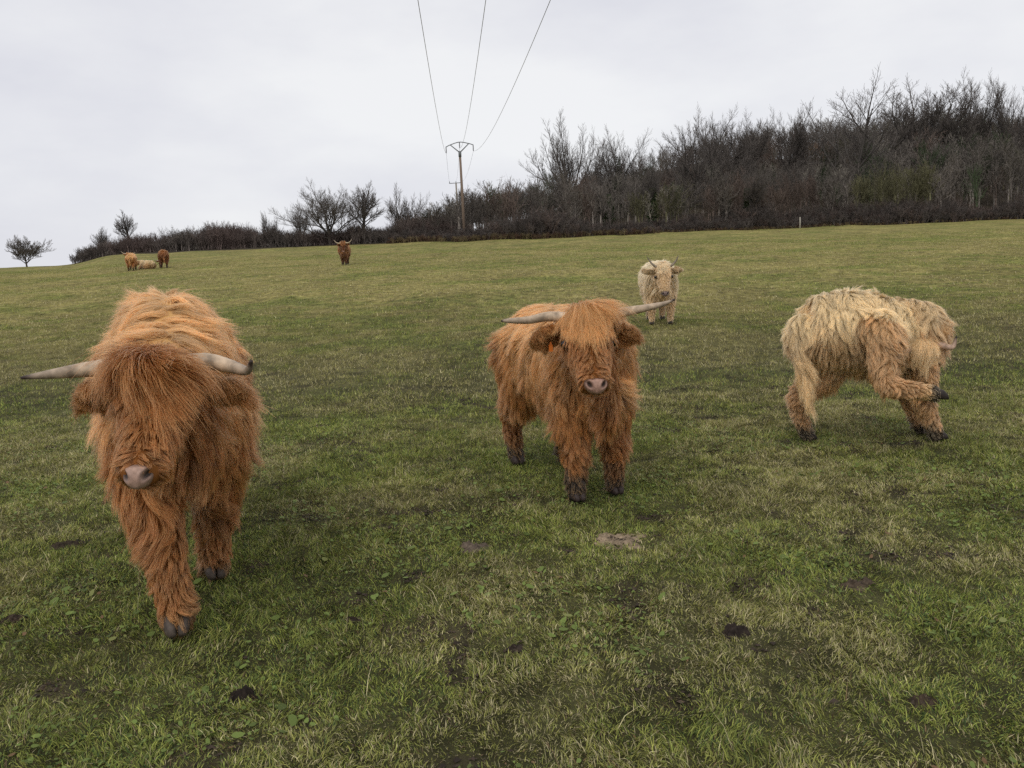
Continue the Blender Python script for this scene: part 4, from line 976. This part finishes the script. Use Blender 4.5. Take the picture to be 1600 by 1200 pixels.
# ------------------------------------------------------------------ wood and thicket masses
def twig_patch(n_plants, place_fn, seed, hfun, tones, name, label, cat, tw=150, wide=0.55, r=0.016, treelike=0):
    """many small leafless bushes made of forked twigs, one growing mass"""
    rg = np.random.default_rng(seed)
    # base bushes of unit height
    bases = []
    for b in range(8):
        rr_ = random.Random(seed * 10 + b); segs = []
        def go(p, d, L, lv):
            q = p + d * L * 0.5; d2 = (d + Vector([rr_.gauss(0, .16) for _ in range(3)]) + Vector((0, 0, .10))).normalized(); e = q + d2 * L * 0.5
            segs.append((p, q, lv)); segs.append((q, e, lv))
            if lv >= 3: return
            for i in range((4, 4, 3)[lv]):
                f = rr_.uniform(.25, 1); s = p.lerp(q, f * 2) if f < .5 else q.lerp(e, f * 2 - 1)
                nd = (d2 + Vector([rr_.gauss(0, .48) for _ in range(3)]) + Vector((0, 0, .08))).normalized(); go(s, nd, L * rr_.uniform(.42, .66), lv + 1)
        for i in range(max(3, tw // 40)):
            a = rr_.uniform(0, 6.28); go(Vector((rr_.gauss(0, .10), rr_.gauss(0, .10), -0.02)), Vector((math.cos(a) * rr_.uniform(0.05, wide), math.sin(a) * rr_.uniform(0.05, wide), 1)).normalized(), 0.6, 0)
        if b < treelike:      # young trees with one or two upright stems and a fine ascending crown
            segs = []
            for st_ in range(rr_.choice((1, 1, 2))):
                p = Vector((rr_.gauss(0, .05), rr_.gauss(0, .05), -.02)); d = Vector((rr_.gauss(0, .06), rr_.gauss(0, .06), 1)).normalized()
                for k in range(7):
                    q = p + d * 0.135; segs.append((p, q, -1 if k < 4 else 0)); d = (d + Vector((rr_.gauss(0, .07), rr_.gauss(0, .07), .1))).normalized()
                    for i in range(0 if k < 2 else 3):
                        nd = (d * .9 + Vector([rr_.gauss(0, .6), rr_.gauss(0, .6), .1])).normalized(); go(p.lerp(q, rr_.random()), nd, (0.34 if k < 5 else .24) * rr_.uniform(.7, 1.1), 1)
                    p = q
        A = np.array([[*s[0], *s[1]] for s in segs]); A /= max(A[:, 5].max(), .1); bases.append((A, np.array([s[2] for s in segs])))
    XY = place_fn(rg, n_plants); VV = []; CC = []
    Z = zground(XY[:, 0], XY[:, 1]) - 0.05; Hh = hfun(XY, rg)
    for i in range(len(XY)):
        A, lv = bases[rg.integers(8)]; a = rg.random() * 6.28; c_, s_ = math.cos(a), math.sin(a); h = Hh[i]; wd_ = h * rg.uniform(0.8, 1.3) * (0.8 if treelike else 1)
        P = A.reshape(-1, 2, 3).copy(); x = (P[..., 0] * c_ - P[..., 1] * s_) * wd_ + XY[i, 0]; y = (P[..., 0] * s_ + P[..., 1] * c_) * wd_ + XY[i, 1]; z = P[..., 2] * h + Z[i]
        P = np.stack([x, y, z], -1); d = P[:, 1] - P[:, 0]; side = nrm(np.cross(d, rg.normal(0, 1, d.shape)))
        w0 = (r * np.array([2.4, 1.5, 1.0, 0.8, 4.5]))[lv][:, None] * (0.6 + 0.1 * h); V = np.stack([P[:, 0] - side * w0, P[:, 0] + side * w0, P[:, 1] + side * w0 * .75, P[:, 1] - side * w0 * .75], 1)
        VV.append(V); t = tones(XY[i], rg, h); CC.append(np.repeat(np.tile(t, (len(V), 1)) * np.where(lv == -1, 2.0, np.where(lv == 0, 1.3, 1.0))[:, None], 4, 0) * (0.8 + 0.4 * rg.random((len(V) * 4, 1))))
    V = np.concatenate(VV).reshape(-1, 3); n = len(V) // 4
    me = mesh_quads(name, V, np.arange(n * 4).reshape(-1, 4), False); set_col(me, 'tint', np.concatenate(CC))
    o = link(name, me, MAT_TWIG); tag(o, label, cat, kind='stuff'); return o
def wood_tone(xy, rg, h):
    n = float(fbm(np.array([xy[0] * .12]), np.array([xy[1] * .12]), seed=91)[0]); m = float(vnoise(np.array([xy[0] * .22]), np.array([xy[1] * .1]), seed=92)[0])
    c = np.array([0.086, 0.075, 0.064])
    if m > 0.74: c = np.array([0.070, 0.066, 0.036])
    elif m < 0.20: c = np.array([0.095, 0.072, 0.058])
    if rg.random() < 0.012: c = np.array([0.11, 0.072, 0.045])
    if rg.random() < 0.05: c = np.array([0.035, 0.046, 0.024])
    if rg.random() < 0.05: c = np.array([0.15, 0.135, 0.11])
    return c * (1.0 + 1.0 * n) * rg.uniform(0.75, 1.3)
def build_masses():
    def pl_wood(rg, n):
        X = rg.uniform(-14, 125, n * 3); Y = 96 + rg.random(n * 3) ** 1.3 * 85
        k = (Y < 175) & (X > xy_l(Y)) & (X < Y * 0.66 + 12) & (Y > edge_y(X) + 2.5); return np.stack([X[k], Y[k]], 1)[:n]
    def xy_l(Y): return -12.5 - (Y - 96) * 0.10
    def h_wood(XY, rg): 
        x = XY[:, 0]; return np.interp(x, [-14, -9, -5, 0, 8, 15, 32, 60], [2.4, 4.0, 5.4, 6.2, 5.9, 5.4, 5.4, 7.8]) * rg.uniform(0.7, 1.15, len(x)) * (0.85 + 0.3 * vnoise(x * .15, XY[:, 1] * .15, seed=95))
    twig_patch(1500, pl_wood, 201, h_wood, wood_tone, 'woodland', 'dense leafless brown wood covering the hillside', 'wood', tw=200, wide=0.45, r=0.014, treelike=7)
    def pl_thick(rg, n):
        X = rg.uniform(-13, 80, n); Y = edge_y(X) + rg.random(n) * 3.8 + 0.1; return np.stack([X, Y], 1)
    def h_thick(XY, rg): return (0.9 + 2.6 * vnoise(XY[:, 0] * .25, XY[:, 1] * 0.1, seed=97)) * rg.uniform(.6, 1.15, len(XY)) * (0.55 + 0.14 * (XY[:, 1] - edge_y(XY[:, 0])))
    def t_thick(xy, rg, h): 
        c = np.array([0.115, 0.098, 0.086]) if rg.random() < .7 else np.array([0.14, 0.105, 0.088]); return c * rg.uniform(.6, 1.2)
    twig_patch(1500, pl_thick, 202, h_thick, t_thick, 'thicket', 'low dark bramble thicket along the foot of the wood', 'thicket', tw=160, wide=0.9, r=0.012)
    def pl_hedge(rg, n):
        X = rg.uniform(-51, -6, n); Y = 96.5 + rg.random(n) * 8; Y = np.where(X < -30, Y + (-X - 30) * 0.1, Y); return np.stack([X, Y], 1)
    def h_hedge(XY, rg):
        x = XY[:, 0]; pxx = np.interp(x, [-52, -47, -42, -36, -31, -28, -24, -18, -15, -11, -6], [1.0, 1.9, 2.2, 2.6, 2.9, 2.3, 2.0, 2.2, 2.1, 2.9, 3.2]); return pxx * rg.uniform(.6, 1.12, len(x)) * (0.8 + 0.4 * vnoise(x * .7, XY[:, 1] * 0, seed=98))
    def t_hedge(xy, rg, h):
        red = 0.5 + 0.5 * math.sin(xy[0] * 0.55); c = np.array([0.150, 0.128, 0.110]) * (1 - red * .6) + np.array([0.155, 0.105, 0.092]) * red * .6; return c * rg.uniform(.6, 1.2)
    twig_patch(1000, pl_hedge, 203, h_hedge, t_hedge, 'hedgerow', 'dark leafless hedge running down to the left behind the distant cows', 'hedge', tw=200, wide=0.7, r=0.011, treelike=2)
    def pl_verge(rg, n):
        X = rg.uniform(-13, 62, n); Y = edge_y(X) - 0.5 + rg.random(n) * 1.6; d = vnoise(X * .16, X * 0, seed=99); k = rg.random(n) < np.where(X < 16, 0.9, 0.35 + 0.5 * (d > .5)); return np.stack([X[k], Y[k]], 1)
    twig_patch(1600, pl_verge, 204, lambda XY, rg: rg.uniform(.25, .55, len(XY)) * np.where(XY[:, 0] < 16, 1.5, .8), lambda xy, rg, h: (np.array([0.20, 0.155, 0.085]) if rg.random() < .5 else np.array([0.115, 0.072, 0.048])) * rg.uniform(.6, 1.1), 'dry_weeds', 'dry tan and reddish weeds fringing the field edge', 'weeds', tw=120, wide=0.5, r=0.012)
if want('woods'):
    build_trees(); build_masses()
# ------------------------------------------------------------------ power line
def pole_parts():
    m, t, b = principled('pole_wood', (0.20, 0.12, 0.075), 0.85, 0.15)
    tc = N(t, 'ShaderNodeTexCoord'); mp = N(t, 'ShaderNodeMapping'); mp.inputs['Scale'].default_value = (6, 6, 0.5); n = N(t, 'ShaderNodeTexNoise'); n.inputs['Scale'].default_value = 2; n.inputs['Detail'].default_value = 6
    cr = N(t, 'ShaderNodeValToRGB'); cr.color_ramp.elements[0].color = (0.15, 0.11, 0.085, 1); cr.color_ramp.elements[1].color = (0.30, 0.225, 0.17, 1)
    t.links.new(tc.outputs['Object'], mp.inputs[0]); t.links.new(mp.outputs[0], n.inputs[0]); t.links.new(n.outputs[0], cr.inputs[0]); t.links.new(cr.outputs[0], b.inputs['Base Color'])
    g, _, _ = principled('galvanised_steel', (0.16, 0.17, 0.17), 0.6, 0.4); i, _, _ = principled('insulator_glass', (0.06, 0.055, 0.05), 0.3, 0.5)
    wd_, _, _ = principled('weathered_wood', (0.30, 0.27, 0.22), 0.9, 0.1); wi, _, _ = principled('wire_metal', (0.30, 0.30, 0.31), 0.6, 0.3)
    return m, g, i, wd_, wi
def build_power():
    MW, MG, MI, MP2, MWI = pole_parts()
    Y = 94.0; xt, xb = xy_at(718.5, Y, 238), xy_at(725.5, Y, 357); zt = z_at(718.5, 237, Y); zb = gz(xb, Y)
    # line direction (pole to camera side)
    root = empty('power_pole', (xb, Y, zb)); tag(root, 'tall wooden power pole with a bowed steel crossarm at the wood edge', 'power pole', 'wooden power poles')
    top = Vector((xt - xb, 0, zt - zb)); f_ = (z_at(718, 222, Y) - zt)
    b = [[], []]; loft(b, [(top.x / (zt - z_at(725.5, 357, Y)) * -0.0 * 1, 0, -0.6), tuple(top * 0.5), tuple(top)], [0.17, 0.145, 0.12], 14, up=(1, 0, 0)); link('shaft', bag_mesh('shaft', b), MW, root)
    b = [[], []]; loft(b, [tuple(top + Vector((0, -.02, -0.55))), tuple(top + Vector((0, 0, 0.05)))], [0.165, 0.165], 10, up=(1, 0, 0)); link('head_bracket', bag_mesh('head_bracket', b), MG, root)
    pts = []; r_ = rad(-2.2)
    def hpnt(dx, dz): return top + Vector((dx * math.cos(-r_) , 0, dz + dx * math.sin(-r_)))
    arm = catmull([hpnt(-1.5, f_ * 0.58), hpnt(-1.0, f_ * 0.78), hpnt(0, f_), hpnt(1.0, f_ * 0.78), hpnt(1.5, f_ * 0.58)], 20)
    b = [[], []]; loft(b, arm, [0.045] * 20, 6, up=(0, 1, 0)); link('crossarm', bag_mesh('crossarm', b), MG, root)
    for s in (-1, 1):
        b = [[], []]; loft(b, [tuple(top + Vector((0, 0, -0.1))), tuple(hpnt(s * 1.0, f_ * 0.78))], [0.06, 0.05], 6, up=(0, 1, 0)); link('brace', bag_mesh('brace', b), MG, root)
    ends = []
    for s in (-1, 0, 1):
        a = hpnt(s * 1.46, f_ * (0.58 if s else 1.0)); L_ = 0.62
        b = [[], []]; n = 13; loft(b, [tuple(a + Vector((0, 0, -L_ * i / (n - 1)))) for i in range(n)], [0.02 if i % 2 else 0.075 for i in range(n)], 8, up=(1, 0, 0)); link('insulator', bag_mesh('insulator', b), MI, root)
        ends.append(Vector((xb, Y, zb)) + a + Vector((0, 0, -L_)))
    # wires towards and over the viewer
    YN = 19.4; names = ['left', 'middle', 'right']
    # far pole
    Y2 = 190.0; x2t, x2b = xy_at(712.5, Y2, 287), xy_at(716.8, Y2, 345); z2t = z_at(712.5, 286, Y2); z2b = gz(x2b, Y2); r2 = empty('power_pole', (x2b, Y2, z2b)); tag(r2, 'smaller grey power pole with a straight crossarm farther off, just left of the tall pole', 'power pole', 'wooden power poles')
    t2 = Vector((x2t - x2b, 0, z2t - z2b)); b = [[], []]; loft(b, [(0, 0, -.6), tuple(t2 * .5), tuple(t2)], [0.22, 0.20, 0.17], 10, up=(1, 0, 0)); link('shaft', bag_mesh('shaft', b), MP2, r2)
    b = [[], []]; loft(b, [tuple(t2 + Vector((-1.45, 0, -.03))), tuple(t2 + Vector((1.45, 0, 0.05)))], [0.07, 0.07], 6, up=(0, 1, 0)); link('crossarm', bag_mesh('crossarm', b), MG, r2)
    e2 = []
    for s in (-1, 0, 1):
        a = t2 + Vector((s * 1.4, 0, 0)); b = [[], []]; loft(b, [tuple(a), tuple(a + Vector((0, 0, .18))), tuple(a + Vector((0, 0, .36)))], [0.09, 0.06, 0.09], 8, up=(1, 0, 0)); link('insulator', bag_mesh('insulator', b), MI, r2); e2.append(Vector((x2b, Y2, z2b)) + a + Vector((0, 0, .36)))
    for k, px in enumerate((653, 759, 860)):
        o, d = px_ray(px, 0); t = (YN - o.y) / d.y; p1 = o + d * t; p0 = ends[k]; pts = []
        for yy in np.concatenate([np.linspace(Y, -34, 90)]):
            f = (Y - yy) / (Y - YN); z = p0.z + (p1.z - p0.z) * f + 0.0006 * (yy - Y) * (yy - YN); pts.append((p0.x + (p1.x - p0.x) * f, yy, z))
        for yy in np.linspace(Y2, Y, 24)[:-1][::-1]:
            g = (yy - Y) / (Y2 - Y); pts.insert(0, (p0.x + (e2[k].x - p0.x) * g, yy, p0.z + (e2[k].z - p0.z) * g - 3.2 * g * (1 - g)))
        b = [[], []]; loft(b, pts, [0.007 + 0.004 * min(1, max(0, q[1]) / 100) for q in pts], 5, up=(1, 0, 0.01)); o_ = link('power_line', bag_mesh('power_line', b), MWI)
        tag(o_, ('left', 'middle', 'right')[k] + ' one of the three thin overhead wires running to the tall pole', 'overhead wire', 'overhead wires')
def build_post():
    X, Y = xy_at(1250, 91.0, 350), 91.0; z = gz(X, Y); m, _, _ = principled('fence_post_wood', (0.42, 0.39, 0.33), 0.9, 0.1)
    b = [[], []]; loft(b, [(0, 0, -.2), (0.01, 0, .6), (0.0, 0, 1.12), (0.0, 0, 1.15)], [0.075, 0.07, 0.065, 0.03], 8, up=(1, 0, 0)); o = link('fence_post', bag_mesh('fence_post', b), m); o.location = (X, Y, z)
    tag(o, 'pale wooden fence post at the field edge below the faint bare tree', 'fence post')
if want('power'): build_power(); build_post()
